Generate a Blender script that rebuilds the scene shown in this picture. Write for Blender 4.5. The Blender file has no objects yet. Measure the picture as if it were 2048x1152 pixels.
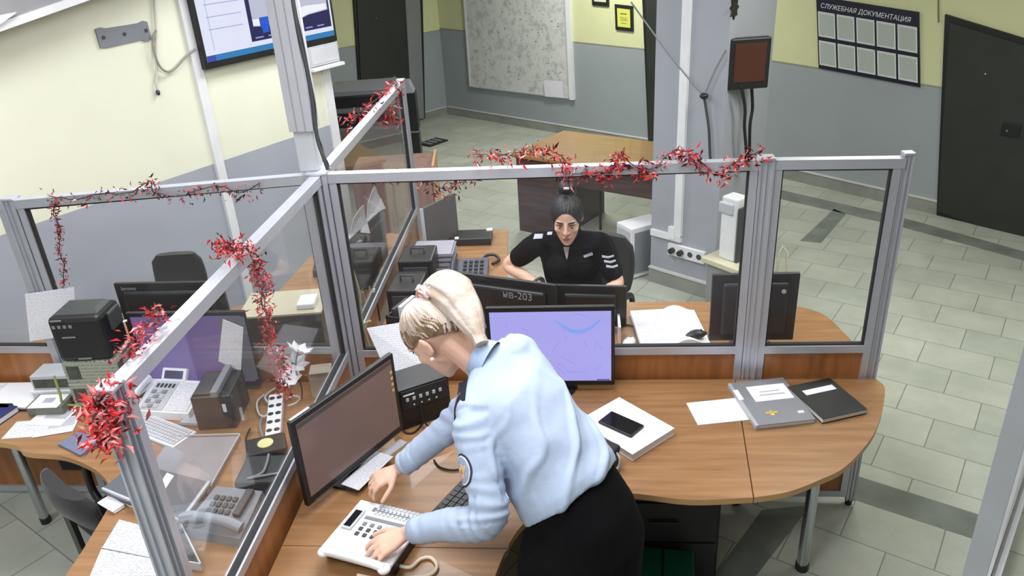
# A duty office: four glazed cubicles round one post, two officers at work.  Units: metres, z up.
import bpy, bmesh, math, random
import numpy as np
from mathutils import Vector, Matrix, noise as mnoise
random.seed(7)
SC = bpy.context.scene
COL = SC.collection
PI = math.pi
def V(*a): return Vector(a)

# ------------------------------------------------------------------ camera
F_PX = 1550.0
PITCH, ROLL, YAW = 0.4522, -0.0620, -0.1021
CAM = V(1.110, -3.090, 2.727)
_fw = V(math.sin(YAW)*math.cos(PITCH), math.cos(YAW)*math.cos(PITCH), -math.sin(PITCH))
_rt0 = V(math.cos(YAW), -math.sin(YAW), 0)
_up0 = _rt0.cross(_fw)
_rt = _rt0*math.cos(ROLL) + _up0*math.sin(ROLL)
_up = -_rt0*math.sin(ROLL) + _up0*math.cos(ROLL)
cd = bpy.data.cameras.new('camera')
cd.sensor_fit = 'HORIZONTAL'; cd.sensor_width = 36.0; cd.lens = 36.0*F_PX/2048.0
cd.clip_start = 0.05; cd.clip_end = 100
co = bpy.data.objects.new('camera', cd); COL.objects.link(co)
m = Matrix.Identity(4)
for i in range(3):
    m[i][0] = _rt[i]; m[i][1] = _up[i]; m[i][2] = -_fw[i]; m[i][3] = CAM[i]
co.matrix_world = m
SC.camera = co

# surveying: where a sight line of the photograph meets a real surface
def ray(x, y): return _fw + _rt*((x-1024)/F_PX) - _up*((y-576)/F_PX)
def P(x, y, z):
    d = ray(x, y); return CAM + d*((z-CAM.z)/d.z)
def PP(x, y, p0, n):
    d = ray(x, y); return CAM + d*((p0-CAM).dot(n)/d.dot(n))
def PY(x, y, yy): return PP(x, y, V(0, yy, 0), V(0, 1, 0))
def PX(x, y, xx): return PP(x, y, V(xx, 0, 0), V(1, 0, 0))

# ------------------------------------------------------------------ materials
MATS = {}
def mat(name, col, rough=0.5, metal=0.0, noise=0.0, nscale=8.0, bump=0.0, bscale=60.0, col2=None, stretch=None, spec=None, coat=0.0, emit=None, estr=0.0, sheen=0.0, sss=0.0):
    if name in MATS: return MATS[name]
    M = bpy.data.materials.new(name); M.use_nodes = True
    nt = M.node_tree; b = nt.nodes['Principled BSDF']
    b.inputs['Roughness'].default_value = rough; b.inputs['Metallic'].default_value = metal
    if spec is not None: b.inputs['Specular IOR Level'].default_value = spec
    if coat: b.inputs['Coat Weight'].default_value = coat
    if sheen: b.inputs['Sheen Weight'].default_value = sheen
    if sss:
        b.inputs['Subsurface Weight'].default_value = sss; b.inputs['Subsurface Radius'].default_value = (0.02, 0.008, 0.004)
    c = (*col, 1)
    tc = nt.nodes.new('ShaderNodeTexCoord'); mp = nt.nodes.new('ShaderNodeMapping')
    nt.links.new(tc.outputs['Object'], mp.inputs['Vector'])
    if stretch: mp.inputs['Scale'].default_value = stretch
    nz = nt.nodes.new('ShaderNodeTexNoise'); nz.inputs['Scale'].default_value = nscale; nz.inputs['Detail'].default_value = 5
    nt.links.new(mp.outputs['Vector'], nz.inputs['Vector'])
    rp = nt.nodes.new('ShaderNodeValToRGB')
    rp.color_ramp.elements[0].position = 0.32; rp.color_ramp.elements[1].position = 0.68
    k = noise if noise else 0.04
    if col2:
        rp.color_ramp.elements[0].color = (*col2, 1); rp.color_ramp.elements[1].color = c
    else:
        rp.color_ramp.elements[0].color = (*[max(0, x*(1-k)) for x in col], 1)
        rp.color_ramp.elements[1].color = (*[min(1, x*(1+k)) for x in col], 1)
    nt.links.new(nz.outputs['Fac'], rp.inputs['Fac'])
    nt.links.new(rp.outputs['Color'], b.inputs['Base Color'])
    if bump:
        n2 = nt.nodes.new('ShaderNodeTexNoise'); n2.inputs['Scale'].default_value = bscale; n2.inputs['Detail'].default_value = 3
        nt.links.new(mp.outputs['Vector'], n2.inputs['Vector'])
        bp = nt.nodes.new('ShaderNodeBump'); bp.inputs['Strength'].default_value = bump; bp.inputs['Distance'].default_value = 0.01
        nt.links.new(n2.outputs['Fac'], bp.inputs['Height']); nt.links.new(bp.outputs['Normal'], b.inputs['Normal'])
    if emit:
        b.inputs['Emission Color'].default_value = (*emit, 1); b.inputs['Emission Strength'].default_value = estr
    MATS[name] = M; return M

def srgb(r, g, b):
    f = lambda c: (c/255/12.92) if c/255 <= 0.04045 else ((c/255+0.055)/1.055)**2.4
    return (f(r), f(g), f(b))

def mat_glass(name, haze=0.05, tint=(1, 1, 1), refl=1.0):
    M = bpy.data.materials.new(name); M.use_nodes = True; nt = M.node_tree
    for n in list(nt.nodes):
        if n.type != 'OUTPUT_MATERIAL': nt.nodes.remove(n)
    out = [n for n in nt.nodes if n.type == 'OUTPUT_MATERIAL'][0]
    tr = nt.nodes.new('ShaderNodeBsdfTransparent'); tr.inputs['Color'].default_value = (*tint, 1)
    gl = nt.nodes.new('ShaderNodeBsdfGlossy'); gl.inputs['Roughness'].default_value = 0.03
    df = nt.nodes.new('ShaderNodeBsdfDiffuse'); df.inputs['Color'].default_value = (0.8, 0.8, 0.82, 1)
    fr = nt.nodes.new('ShaderNodeFresnel'); fr.inputs['IOR'].default_value = 1.35
    mu = nt.nodes.new('ShaderNodeMath'); mu.operation = 'MULTIPLY'; mu.inputs[1].default_value = refl
    tc = nt.nodes.new('ShaderNodeTexCoord')
    nz = nt.nodes.new('ShaderNodeTexNoise'); nz.inputs['Scale'].default_value = 2.2; nz.inputs['Detail'].default_value = 4
    nt.links.new(tc.outputs['Object'], nz.inputs['Vector'])
    hz = nt.nodes.new('ShaderNodeMath'); hz.operation = 'MULTIPLY'; hz.inputs[1].default_value = haze*2
    nt.links.new(nz.outputs['Fac'], hz.inputs[0])
    m1 = nt.nodes.new('ShaderNodeMixShader'); m2 = nt.nodes.new('ShaderNodeMixShader')
    nt.links.new(hz.outputs[0], m1.inputs[0]); nt.links.new(tr.outputs[0], m1.inputs[1]); nt.links.new(df.outputs[0], m1.inputs[2])
    nt.links.new(fr.outputs[0], mu.inputs[0]); nt.links.new(mu.outputs[0], m2.inputs[0])
    nt.links.new(m1.outputs[0], m2.inputs[1]); nt.links.new(gl.outputs[0], m2.inputs[2])
    nt.links.new(m2.outputs[0], out.inputs['Surface'])
    MATS[name] = M; return M

def mat_emit(name, col, s):
    if name in MATS: return MATS[name]
    M = bpy.data.materials.new(name); M.use_nodes = True; nt = M.node_tree
    b = nt.nodes['Principled BSDF']; b.inputs['Base Color'].default_value = (0.01, 0.01, 0.01, 1); b.inputs['Roughness'].default_value = 0.3
    b.inputs['Emission Strength'].default_value = s
    tc = nt.nodes.new('ShaderNodeTexCoord'); nz = nt.nodes.new('ShaderNodeTexNoise'); nz.inputs['Scale'].default_value = 9
    nt.links.new(tc.outputs['Object'], nz.inputs['Vector'])
    rp = nt.nodes.new('ShaderNodeValToRGB')
    rp.color_ramp.elements[0].color = (*[x*0.93 for x in col], 1); rp.color_ramp.elements[1].color = (*col, 1)
    nt.links.new(nz.outputs['Fac'], rp.inputs['Fac']); nt.links.new(rp.outputs['Color'], b.inputs['Emission Color'])
    MATS[name] = M; return M

def mat_written(name, paper, ink, scale=70, amount=0.5, axis='Y', words=26):
    """paper with rows of small writing: bands across one axis broken up by noise"""
    M = bpy.data.materials.new(name); M.use_nodes = True; nt = M.node_tree
    b = nt.nodes['Principled BSDF']; b.inputs['Roughness'].default_value = 0.75
    tc = nt.nodes.new('ShaderNodeTexCoord')
    wv = nt.nodes.new('ShaderNodeTexWave'); wv.wave_type = 'BANDS'; wv.bands_direction = axis
    wv.inputs['Scale'].default_value = scale/6.283*1.9; wv.inputs['Distortion'].default_value = 0.4; wv.inputs['Detail'].default_value = 1
    mp = nt.nodes.new('ShaderNodeMapping')
    mp.inputs['Scale'].default_value = {'Y': (words, scale*2, 10), 'X': (scale*2, words, 10), 'Z': (words, words, scale*2)}[axis]
    nz = nt.nodes.new('ShaderNodeTexNoise'); nz.inputs['Scale'].default_value = 4.0; nz.inputs['Detail'].default_value = 3
    nt.links.new(tc.outputs['Object'], wv.inputs['Vector']); nt.links.new(tc.outputs['Object'], mp.inputs['Vector']); nt.links.new(mp.outputs['Vector'], nz.inputs['Vector'])
    g1 = nt.nodes.new('ShaderNodeMath'); g1.operation = 'GREATER_THAN'; g1.inputs[1].default_value = 0.55
    g2 = nt.nodes.new('ShaderNodeMath'); g2.operation = 'GREATER_THAN'; g2.inputs[1].default_value = 1.0-amount
    mu = nt.nodes.new('ShaderNodeMath'); mu.operation = 'MULTIPLY'
    nt.links.new(wv.outputs['Fac'], g1.inputs[0]); nt.links.new(nz.outputs['Fac'], g2.inputs[0])
    nt.links.new(g1.outputs[0], mu.inputs[0]); nt.links.new(g2.outputs[0], mu.inputs[1])
    mx = nt.nodes.new('ShaderNodeMix'); mx.data_type = 'RGBA'
    mx.inputs['A'].default_value = (*paper, 1); mx.inputs['B'].default_value = (*ink, 1)
    nt.links.new(mu.outputs[0], mx.inputs['Factor']); nt.links.new(mx.outputs['Result'], b.inputs['Base Color'])
    MATS[name] = M; return M

def mat_wood(name, c1, c2, rough=0.35, stretch=(1.2, 14, 14)):
    M = mat(name, c1, rough=rough, col2=c2, nscale=2.2, stretch=stretch, coat=0.15)
    return M

def mat_floor():
    M = bpy.data.materials.new('marble_tile'); M.use_nodes = True; nt = M.node_tree
    b = nt.nodes['Principled BSDF']
    tc = nt.nodes.new('ShaderNodeTexCoord'); mp = nt.nodes.new('ShaderNodeMapping')
    mp.inputs['Rotation'].default_value = (0, 0, math.radians(FLOOR_ROT)); mp.inputs['Location'].default_value = (0.12, 0.21, 0)
    nt.links.new(tc.outputs['Object'], mp.inputs['Vector'])
    br = nt.nodes.new('ShaderNodeTexBrick'); br.offset = 0.5; br.squash = 1
    br.inputs['Scale'].default_value = 1.0; br.inputs['Brick Width'].default_value = 0.40; br.inputs['Row Height'].default_value = 0.30
    br.inputs['Mortar Size'].default_value = 0.0035; br.inputs['Mortar Smooth'].default_value = 0.25; br.inputs['Bias'].default_value = 0.0
    br.inputs['Color1'].default_value = (*srgb(196, 200, 190), 1); br.inputs['Color2'].default_value = (*srgb(182, 187, 178), 1)
    br.inputs['Mortar'].default_value = (*srgb(138, 142, 134), 1)
    nt.links.new(mp.outputs['Vector'], br.inputs['Vector'])
    nz = nt.nodes.new('ShaderNodeTexNoise'); nz.inputs['Scale'].default_value = 3.0; nz.inputs['Detail'].default_value = 8; nz.inputs['Roughness'].default_value = 0.65
    nt.links.new(mp.outputs['Vector'], nz.inputs['Vector'])
    rp = nt.nodes.new('ShaderNodeValToRGB'); rp.color_ramp.elements[0].position = 0.3; rp.color_ramp.elements[1].position = 0.75
    rp.color_ramp.elements[0].color = (0.74, 0.76, 0.74, 1); rp.color_ramp.elements[1].color = (1.0, 1.0, 0.98, 1)
    nt.links.new(nz.outputs['Fac'], rp.inputs['Fac'])
    mx = nt.nodes.new('ShaderNodeMix'); mx.data_type = 'RGBA'; mx.blend_type = 'MULTIPLY'; mx.inputs['Factor'].default_value = 1.0
    nt.links.new(br.outputs['Color'], mx.inputs['A']); nt.links.new(rp.outputs['Color'], mx.inputs['B'])
    nt.links.new(mx.outputs['Result'], b.inputs['Base Color'])
    b.inputs['Roughness'].default_value = 0.32; b.inputs['Specular IOR Level'].default_value = 0.35
    MATS['floor'] = M; return M
FLOOR_ROT = 31

# ------------------------------------------------------------------ mesh builder
class MB:
    """collects shapes, then links them as ONE mesh object"""
    def __init__(s, M=None):
        s.v = []; s.f = []; s.mi = []; s.sm = []; s.M = M or Matrix.Identity(4); s.cur = 0
    def _add(s, vs, fs, smooth=False):
        o = len(s.v)
        s.v += [s.M @ Vector(v) for v in vs]
        for f in fs:
            s.f.append([i+o for i in f]); s.mi.append(s.cur); s.sm.append(smooth)
    def use(s, i): s.cur = i; return s
    def at(s, M): s.M = M; return s
    def box(s, x0, x1, y0, y1, z0, z1, bev=0.0):
        if bev <= 0:
            vs = [(x, y, z) for x in (x0, x1) for y in (y0, y1) for z in (z0, z1)]
            s._add(vs, [(0, 1, 3, 2), (4, 6, 7, 5), (0, 4, 5, 1), (2, 3, 7, 6), (0, 2, 6, 4), (1, 5, 7, 3)])
        else:
            bm = bmesh.new(); bmesh.ops.create_cube(bm, size=1)
            for v in bm.verts: v.co = ((x0+x1)/2+v.co.x*(x1-x0), (y0+y1)/2+v.co.y*(y1-y0), (z0+z1)/2+v.co.z*(z1-z0))
            b = min(bev, (x1-x0)*.49, (y1-y0)*.49, (z1-z0)*.49)
            bmesh.ops.bevel(bm, geom=list(bm.edges), offset=b, segments=2, affect='EDGES', profile=0.5)
            bm.verts.index_update()
            s._add([v.co[:] for v in bm.verts], [[v.index for v in f.verts] for f in bm.faces], False); bm.free()
        return s
    def hexa(s, b, t):
        """solid between a bottom quad and a top quad"""
        s._add(list(b)+list(t), [(3, 2, 1, 0), (4, 5, 6, 7), (0, 1, 5, 4), (1, 2, 6, 5), (2, 3, 7, 6), (3, 0, 4, 7)]); return s
    def prism(s, poly, z0, z1, smooth=False):
        n = len(poly)
        s._add([(x, y, z0) for x, y in poly]+[(x, y, z1) for x, y in poly],
               [list(range(n))[::-1], list(range(n, 2*n))])
        s._add([(x, y, z0) for x, y in poly]+[(x, y, z1) for x, y in poly],
               [(i, (i+1) % n, n+(i+1) % n, n+i) for i in range(n)], smooth)
        return s
    def poly(s, pts): s._add(pts, [list(range(len(pts)))]); return s
    def slab(s, pts, nrm, t):
        """a polygon given thickness t along nrm"""
        n = len(pts); pts = [Vector(p) for p in pts]; q = [p+Vector(nrm)*t for p in pts]
        s._add([p[:] for p in pts]+[p[:] for p in q], [list(range(n))[::-1], list(range(n, 2*n))]+[(i, (i+1) % n, n+(i+1) % n, n+i) for i in range(n)]); return s
    def loft(s, rings, cap=True, closed=True, smooth=True):
        n = len(rings[0]); vs = [p for r in rings for p in r]; fs = []
        for k in range(len(rings)-1):
            for i in range(n if closed else n-1):
                j = (i+1) % n; fs.append((k*n+i, k*n+j, (k+1)*n+j, (k+1)*n+i))
        s._add(vs, fs, smooth)
        if cap and closed:
            s._add(list(rings[0]), [list(range(n))[::-1]]); s._add(list(rings[-1]), [list(range(n))])
        return s
    def tube(s, pts, r, n=8, cap=True, smooth=True):
        pts = [Vector(p) for p in pts]
        rr = r if isinstance(r, (list, tuple)) else [r]*len(pts)
        rings = []; up = None
        for i, p in enumerate(pts):
            d = (pts[min(i+1, len(pts)-1)]-pts[max(i-1, 0)])
            d = d.normalized() if d.length > 1e-9 else V(0, 0, 1)
            if up is None:
                a = V(0, 0, 1) if abs(d.z) < 0.9 else V(1, 0, 0); u = d.cross(a).normalized()
            else:
                u = up-d*up.dot(d); u = u.normalized() if u.length > 1e-6 else d.orthogonal().normalized()
            up = u; w = d.cross(u)
            rings.append([(p+u*(math.cos(2*PI*k/n)*rr[i])+w*(math.sin(2*PI*k/n)*rr[i]))[:] for k in range(n)])
        return s.loft(rings, cap, True, smooth)
    def bar(s, a, b, w, h, up=(0, 0, 1)):
        """square bar from a to b: w across, h along up"""
        a = Vector(a); b = Vector(b); d = (b-a).normalized(); u = Vector(up); u = (u-d*u.dot(d)).normalized(); c = d.cross(u)
        q = [c*(w/2)+u*(h/2), -c*(w/2)+u*(h/2), -c*(w/2)-u*(h/2), c*(w/2)-u*(h/2)]
        return s.hexa([(a+k)[:] for k in q], [(b+k)[:] for k in q])
    def cyl(s, c, r, h, n=20, r2=None, axis='z'):
        r2 = r if r2 is None else r2; c = Vector(c); rings = []
        for t, rad in ((0, r), (1, r2)):
            ring = []
            for k in range(n):
                a = 2*PI*k/n; x, y = math.cos(a)*rad, math.sin(a)*rad
                q = {'z': (x, y, t*h), 'x': (t*h, x, y), 'y': (y, t*h, x)}[axis]
                ring.append((c+Vector(q))[:])
            rings.append(ring)
        return s.loft(rings)
    def ball(s, c, rx, ry=None, rz=None, nu=16, nv=10):
        ry = ry or rx; rz = rz or rx; rings = []
        for j in range(1, nv):
            t = PI*j/nv
            rings.append([(c[0]+rx*math.sin(t)*math.cos(2*PI*i/nu), c[1]+ry*math.sin(t)*math.sin(2*PI*i/nu), c[2]-rz*math.cos(t)) for i in range(nu)])
        o = len(s.v)
        s.loft(rings, cap=False)
        n = nu
        s._add([(c[0], c[1], c[2]-rz)]+list(rings[0]), [(0, 1+(i+1) % n, 1+i) for i in range(n)], True)
        s._add([(c[0], c[1], c[2]+rz)]+list(rings[-1]), [(0, 1+i, 1+(i+1) % n) for i in range(n)], True)
        return s
    def build(s, name, mats, parent=None, weld=False):
        me = bpy.data.meshes.new(name)
        me.from_pydata([v[:] for v in s.v], [], s.f)
        for mm in (mats if isinstance(mats, (list, tuple)) else [mats]): me.materials.append(mm)
        for p, i, sm in zip(me.polygons, s.mi, s.sm): p.material_index = i; p.use_smooth = sm
        bm = bmesh.new(); bm.from_mesh(me)
        if weld: bmesh.ops.remove_doubles(bm, verts=bm.verts, dist=1e-5)
        bmesh.ops.recalc_face_normals(bm, faces=bm.faces); bm.to_mesh(me); bm.free()
        me.update()
        o = bpy.data.objects.new(name, me); COL.objects.link(o)
        if parent is not None: o.parent = parent
        return o

def tag(o, label=None, cat=None, group=None, kind=None):
    if label: o['label'] = label
    if cat: o['category'] = cat
    if group: o['group'] = group
    if kind: o['kind'] = kind
    return o
def thing(name, label, cat, loc=(0, 0, 0), rz=0.0, group=None, M=None):
    o = bpy.data.objects.new(name, None); COL.objects.link(o); o.empty_display_size = 0.05
    if M is not None: o.matrix_world = M
    else:
        o.location = loc; o.rotation_euler = (0, 0, rz)
    return tag(o, label, cat, group)
def struct(o): o['kind'] = 'structure'; return o
def dup(root, loc, rz, label=None, group=None):
    r = root.copy(); COL.objects.link(r); r.location = loc; r.rotation_euler = (0, 0, rz)
    if label: r['label'] = label
    if group: r['group'] = group
    for ch in root.children:
        c = ch.copy(); COL.objects.link(c); c.parent = r
        for g in ch.children:
            d = g.copy(); COL.objects.link(d); d.parent = c
    return r
def frame(a, b, n=(0, 0, 1)):
    """matrix: origin a, x towards b, z as near n as it can be"""
    a = Vector(a); x = (Vector(b)-a).normalized(); z = Vector(n); z = (z-x*z.dot(x)).normalized(); y = z.cross(x)
    M = Matrix.Identity(4)
    for i in range(3): M[i][0] = x[i]; M[i][1] = y[i]; M[i][2] = z[i]; M[i][3] = a[i]
    return M
def corners(pa, pb, pc, z):
    """origin, heading, width a-b and depth b-c of a rectangle lying at height z"""
    a, b, c = P(*pa, z), P(*pb, z), P(*pc, z)
    d = b-a; ang = math.atan2(d.y, d.x); nrm = V(-math.sin(ang), math.cos(ang), 0)
    return a, ang, d.length, (c-b).dot(nrm)
def text_mesh(txt, size, mtl, parent, M, name='lettering', ext=0.0006, align='LEFT'):
    cu = bpy.data.curves.new(name, 'FONT'); cu.body = txt; cu.size = size; cu.extrude = ext; cu.align_x = align
    ob = bpy.data.objects.new(name, cu); COL.objects.link(ob)
    bpy.context.view_layer.update()
    me = bpy.data.meshes.new_from_object(ob.evaluated_get(bpy.context.evaluated_depsgraph_get()))
    COL.objects.unlink(ob); bpy.data.objects.remove(ob)
    me.name = name; me.materials.clear(); me.materials.append(mtl)
    o = bpy.data.objects.new(name, me); COL.objects.link(o); o.parent = parent; o.matrix_local = M
    return o
def bez(pts, n=8):
    """Catmull-Rom through the points"""
    pts = [Vector(p) for p in pts]; out = []
    for i in range(len(pts)-1):
        p0 = pts[max(i-1, 0)]; p1 = pts[i]; p2 = pts[i+1]; p3 = pts[min(i+2, len(pts)-1)]
        for k in range(n):
            t = k/n
            out.append(0.5*((2*p1)+(p2-p0)*t+(2*p0-5*p1+4*p2-p3)*t*t+(3*p1-p0-3*p2+p3)*t**3))
    out.append(pts[-1]); return out
def T(x, y, z): return Matrix.Translation((x, y, z))
def R(a, ax): return Matrix.Rotation(a, 4, ax)

# palette
ALU = mat('aluminium', srgb(196, 198, 208), rough=0.38, metal=0.55, noise=0.03)
ALU_DK = mat('aluminium_groove', srgb(70, 72, 80), rough=0.5, metal=0.5)
CHROME = mat('chrome', srgb(185, 190, 195), rough=0.18, metal=0.9)
WOOD = mat_wood('desk_wood', srgb(164, 122, 82), srgb(140, 101, 65))
WOOD_PANEL = mat_wood('panel_wood', srgb(172, 112, 64), srgb(140, 88, 48), stretch=(10, 10, 1.2))
WOOD_EDGE = mat('wood_edge', srgb(110, 72, 42), rough=0.5)
WOOD_DK = mat_wood('dark_wood', srgb(84, 66, 66), srgb(62, 48, 50), rough=0.5)
GLASS = mat_glass('pane_glass', haze=0.008, refl=0.4)
GLASS_HAZY = mat_glass('pane_glass_hazy', haze=0.02, refl=0.2)
BLACK = mat('black_plastic', (0.012, 0.012, 0.014), rough=0.42, noise=0.2)
BLACK_M = mat('matte_black', (0.02, 0.02, 0.022), rough=0.7, noise=0.2)
GREY_DK = mat('dark_grey_plastic', srgb(62, 64, 68), rough=0.5)
GREY = mat('grey_plastic', srgb(128, 132, 140), rough=0.5)
LGREY = mat('light_grey_plastic', srgb(188, 192, 198), rough=0.45)
WHITE = mat('white_plastic', srgb(228, 230, 234), rough=0.4)
PAPER = mat('paper', srgb(238, 238, 244), rough=0.8, noise=0.015)
PAPER_W = mat_written('written_paper', srgb(236, 236, 242), srgb(138, 141, 166), scale=150, amount=0.52)
PAPER_X = mat_written('written_paper_across', srgb(236, 236, 242), srgb(168, 170, 190), scale=150, amount=0.5, axis='X')
PAPER_Z = mat_written('printed_sheet', srgb(240, 240, 246), srgb(186, 186, 204), scale=150, amount=0.52, axis='Z', words=40)
PAGES = mat('page_edges', srgb(214, 214, 208), rough=0.8, noise=0.1, nscale=80, stretch=(0.2, 0.2, 12))
CREAM = mat('cream_paint', srgb(232, 233, 214), rough=0.75, noise=0.02, nscale=3)
CREAM_R = mat('yellow_paint', srgb(208, 211, 166), rough=0.75, noise=0.03, nscale=3)
GREYR = mat('grey_paint_corridor', srgb(152, 160, 164), rough=.6, noise=.03, nscale=2)
GREYP = mat('grey_paint', srgb(168, 172, 184), rough=0.6, noise=0.03, nscale=2)
# ------------------------------------------------------------------ the room
ZC = 3.05
mat_floor()
fl = MB(); fl.prism([(-6, -5), (8, -5), (8, 11), (-6, 11)], -0.1, 0.0)
struct(fl.build('floor', MATS['floor']))
ce = MB(); ce.prism([(-6, -5), (8, -5), (8, 11), (-6, 11)], ZC, ZC+0.1)
struct(ce.build('ceiling', mat('ceiling_white', srgb(205, 205, 205), rough=0.9, noise=0.02)))

STRIP = mat('dark_marble', srgb(118, 124, 118), rough=0.35, noise=0.22, nscale=4, spec=0.3)
def floor_strip(n, pxs):
    s = MB(); s.slab([P(x, y, 0.0) for x, y in pxs], (0, 0, 1), 0.0012)
    struct(s.build('trim_%d' % n, STRIP))
floor_strip(1, [(1692, 945), (1985, 1038), (1962, 1083), (1686, 992)])
floor_strip(2, [(1524, 1020), (1622, 1010), (1512, 1152), (1455, 1230), (1370, 1230)])
floor_strip(3, [(1500, 366), (1800, 434), (2080, 512), (2080, 530), (1800, 453), (1500, 384)])
floor_strip(4, [(1600, 482), (1642, 486), (1692, 428), (1668, 418)])

class Wall:
    def __init__(s, a, b):
        s.a = Vector((a[0], a[1], 0)); s.b = Vector((b[0], b[1], 0)); s.x = (s.b-s.a).normalized()
        n = V(-s.x.y, s.x.x, 0)
        if (CAM-s.a).dot(n) < 0: n = -n
        s.n = n                                  # into the room
        s.len = (s.b-s.a).length
    def hit(s, x, y, off=0.0):
        p = PP(x, y, s.a+s.n*off, s.n); return p
    def uz(s, x, y):
        p = s.hit(x, y); return (p-s.a).dot(s.x), p.z
    def pt(s, u, z, off=0.0): return s.a+s.x*u+s.n*off+V(0, 0, z)
    def M(s, u, z, off=0.0):
        """x along the wall seen left to right from the room, y up, z out of the wall"""
        x = s.x if s.n.cross(s.x).z > 0 else -s.x
        x = V(0, 0, 1).cross(s.n)
        M = Matrix.Identity(4); o = s.pt(u, z, off); y = V(0, 0, 1)
        for i in range(3): M[i][0] = x[i]; M[i][1] = y[i]; M[i][2] = s.n[i]; M[i][3] = o[i]
        return M
    def quad(s, pxs, off=0.0): return [s.hit(x, y, off) for x, y in pxs]
def build_wall(name, W, za, zb, up, low=GREYP, thick=0.12):
    w = MB(); k = -W.n*thick
    for i, (z0a, z0b, z1a, z1b) in enumerate(((0, 0, za, zb), (za, zb, ZC, ZC))):
        w.use(i)
        q = [W.pt(0, z0a), W.pt(W.len, z0b), W.pt(W.len, z1b), W.pt(0, z1a)]
        w.slab([p[:] for p in q], -W.n, thick)
    return struct(w.build(name, [low, up]))
LW = Wall((-3.785, -2.0), (-0.95, 3.28))
AW = Wall((-3.30, 5.795), (-0.905, 8.607))
BW = Wall((-0.911, 8.602), (2.32, 6.072))
RW = Wall((2.32, 6.072), (5.9, 2.25))
build_wall('wall_left', LW, 1.2, 1.2, CREAM)
build_wall('wall_alcove', AW, 1.225, 1.225, CREAM_R, GREYR)
build_wall('wall_back', BW, 1.25, 1.17, CREAM_R, GREYR)
build_wall('wall_right', RW, 1.235, 1.05, CREAM_R, GREYR)
def wall_box(W, u0, u1, z0, z1, d, mb=None, off=0.0):
    mb = mb or MB()
    mb.slab([W.pt(u0, z0, off)[:], W.pt(u1, z0, off)[:], W.pt(u1, z1, off)[:], W.pt(u0, z1, off)[:]], W.n, d); return mb
# skirtings
SK = mat('skirting_tile', srgb(142, 145, 138), rough=0.4, noise=0.15, nscale=5)
SKT = mat('skirting_top', srgb(205, 206, 204), rough=0.5)
for n, W, h in (('alcove', AW, 0.11), ('back', BW, 0.11), ('right', RW, 0.12)):
    mb = wall_box(W, 0.0, W.len, 0, h, 0.02); mb.use(1); wall_box(W, 0.0, W.len, h, h+0.012, 0.026, mb)
    struct(mb.build('baseboard_%s' % n, [SK, SKT]))
# the column in the middle distance
c0, c1 = P(1300, 560, 0), P(1421, 598, 0)
cx = (c1-c0).normalized(); cn = V(cx.y, -cx.x, 0)
if (CAM-c0).dot(cn) < 0: cn = -cn
CW = Wall(c0[:2], c1[:2])
u_r = (CW.hit(1453, 160)-CW.a).dot(CW.x)
cb = c0+cx*u_r
colm = MB(); colm.prism([c0[:2], cb[:2], (cb-cn*0.62)[:2], (c0-cn*0.62)[:2]], 0, ZC)
struct(colm.build('wall_column', mat('column_paint', srgb(160, 164, 174), rough=0.6, noise=0.02)))
sk = MB(); wall_box(CW, 0, u_r+0.02, 0, 0.12, 0.02, sk); sk.use(1); wall_box(CW, 0, u_r+0.02, 0.12, 0.135, 0.028, sk)
struct(sk.build('baseboard_column', [SK, SKT]))
CR = Wall(cb[:2], (cb-cn*0.62)[:2])
# trims
tr = wall_box(LW, LW.len-0.075, LW.len+0.012, 0, ZC, 0.014); struct(tr.build('trim_5', WHITE))
u, _ = LW.uz(418, 250)
tr = wall_box(LW, u-0.035, u+0.035, 0, ZC, 0.028); struct(tr.build('trim_6', WHITE))
tr = MB()
for W, za, zb in ((AW, 1.225, 1.225), (BW, 1.25, 1.17), (RW, 1.235, 1.05)):
    tr.slab([W.pt(0, za-0.006)[:], W.pt(W.len, zb-0.006)[:], W.pt(W.len, zb+0.006)[:], W.pt(0, za+0.006)[:]], W.n, 0.004)
struct(tr.build('trim_7', mat('border_line', srgb(150, 150, 128), rough=0.6)))
# ceiling edge along the left wall, built low to come into view
bl = MB(); pa, pb = LW.hit(0, 57, 0.30), LW.hit(160, 1, 0.30)
ua, ub = (pa-LW.a).dot(LW.x), (pb-LW.a).dot(LW.x)
sl = (pb.z-pa.z)/(ub-ua)
def zs(u): return pa.z+sl*(u-ua)
bl.slab([LW.pt(0, zs(0))[:], LW.pt(LW.len-.3, zs(LW.len-.3))[:], LW.pt(LW.len-.3, ZC)[:], LW.pt(0, ZC)[:]], LW.n, 0.30)
bl.use(1)
bl.slab([LW.pt(0, zs(0)-.012, .28)[:], LW.pt(LW.len-.3, zs(LW.len-.3)-.012, .28)[:], LW.pt(LW.len-.3, zs(LW.len-.3)+.03, .28)[:], LW.pt(0, zs(0)+.03, .28)[:]], LW.n, 0.035)
struct(bl.build('ceiling_edge', [mat('ceiling_edge_grey', srgb(150, 150, 154), rough=0.8), WHITE]))
lt = thing('ceiling_light', 'long white strip light fixed on the lowered grey ceiling edge at the top corner', 'light')
q = [LW.hit(x, y, 0.345) for x, y in ((-150, 62), (34, 24), (2, 48), (-150, 100))]
mb = MB(); mb.slab([p[:] for p in q], LW.n, -0.03); mb.build('lamp_housing', WHITE, lt)
mb = MB(); q2 = [LW.hit(x, y, 0.347) for x, y in ((-150, 66), (30, 27), (1, 46), (-150, 96))]; mb.slab([p[:] for p in q2], LW.n, 0.006)
mb.build('diffuser', mat_emit('lamp_glow', (1, 1, 1), 3.0), lt)

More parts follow.
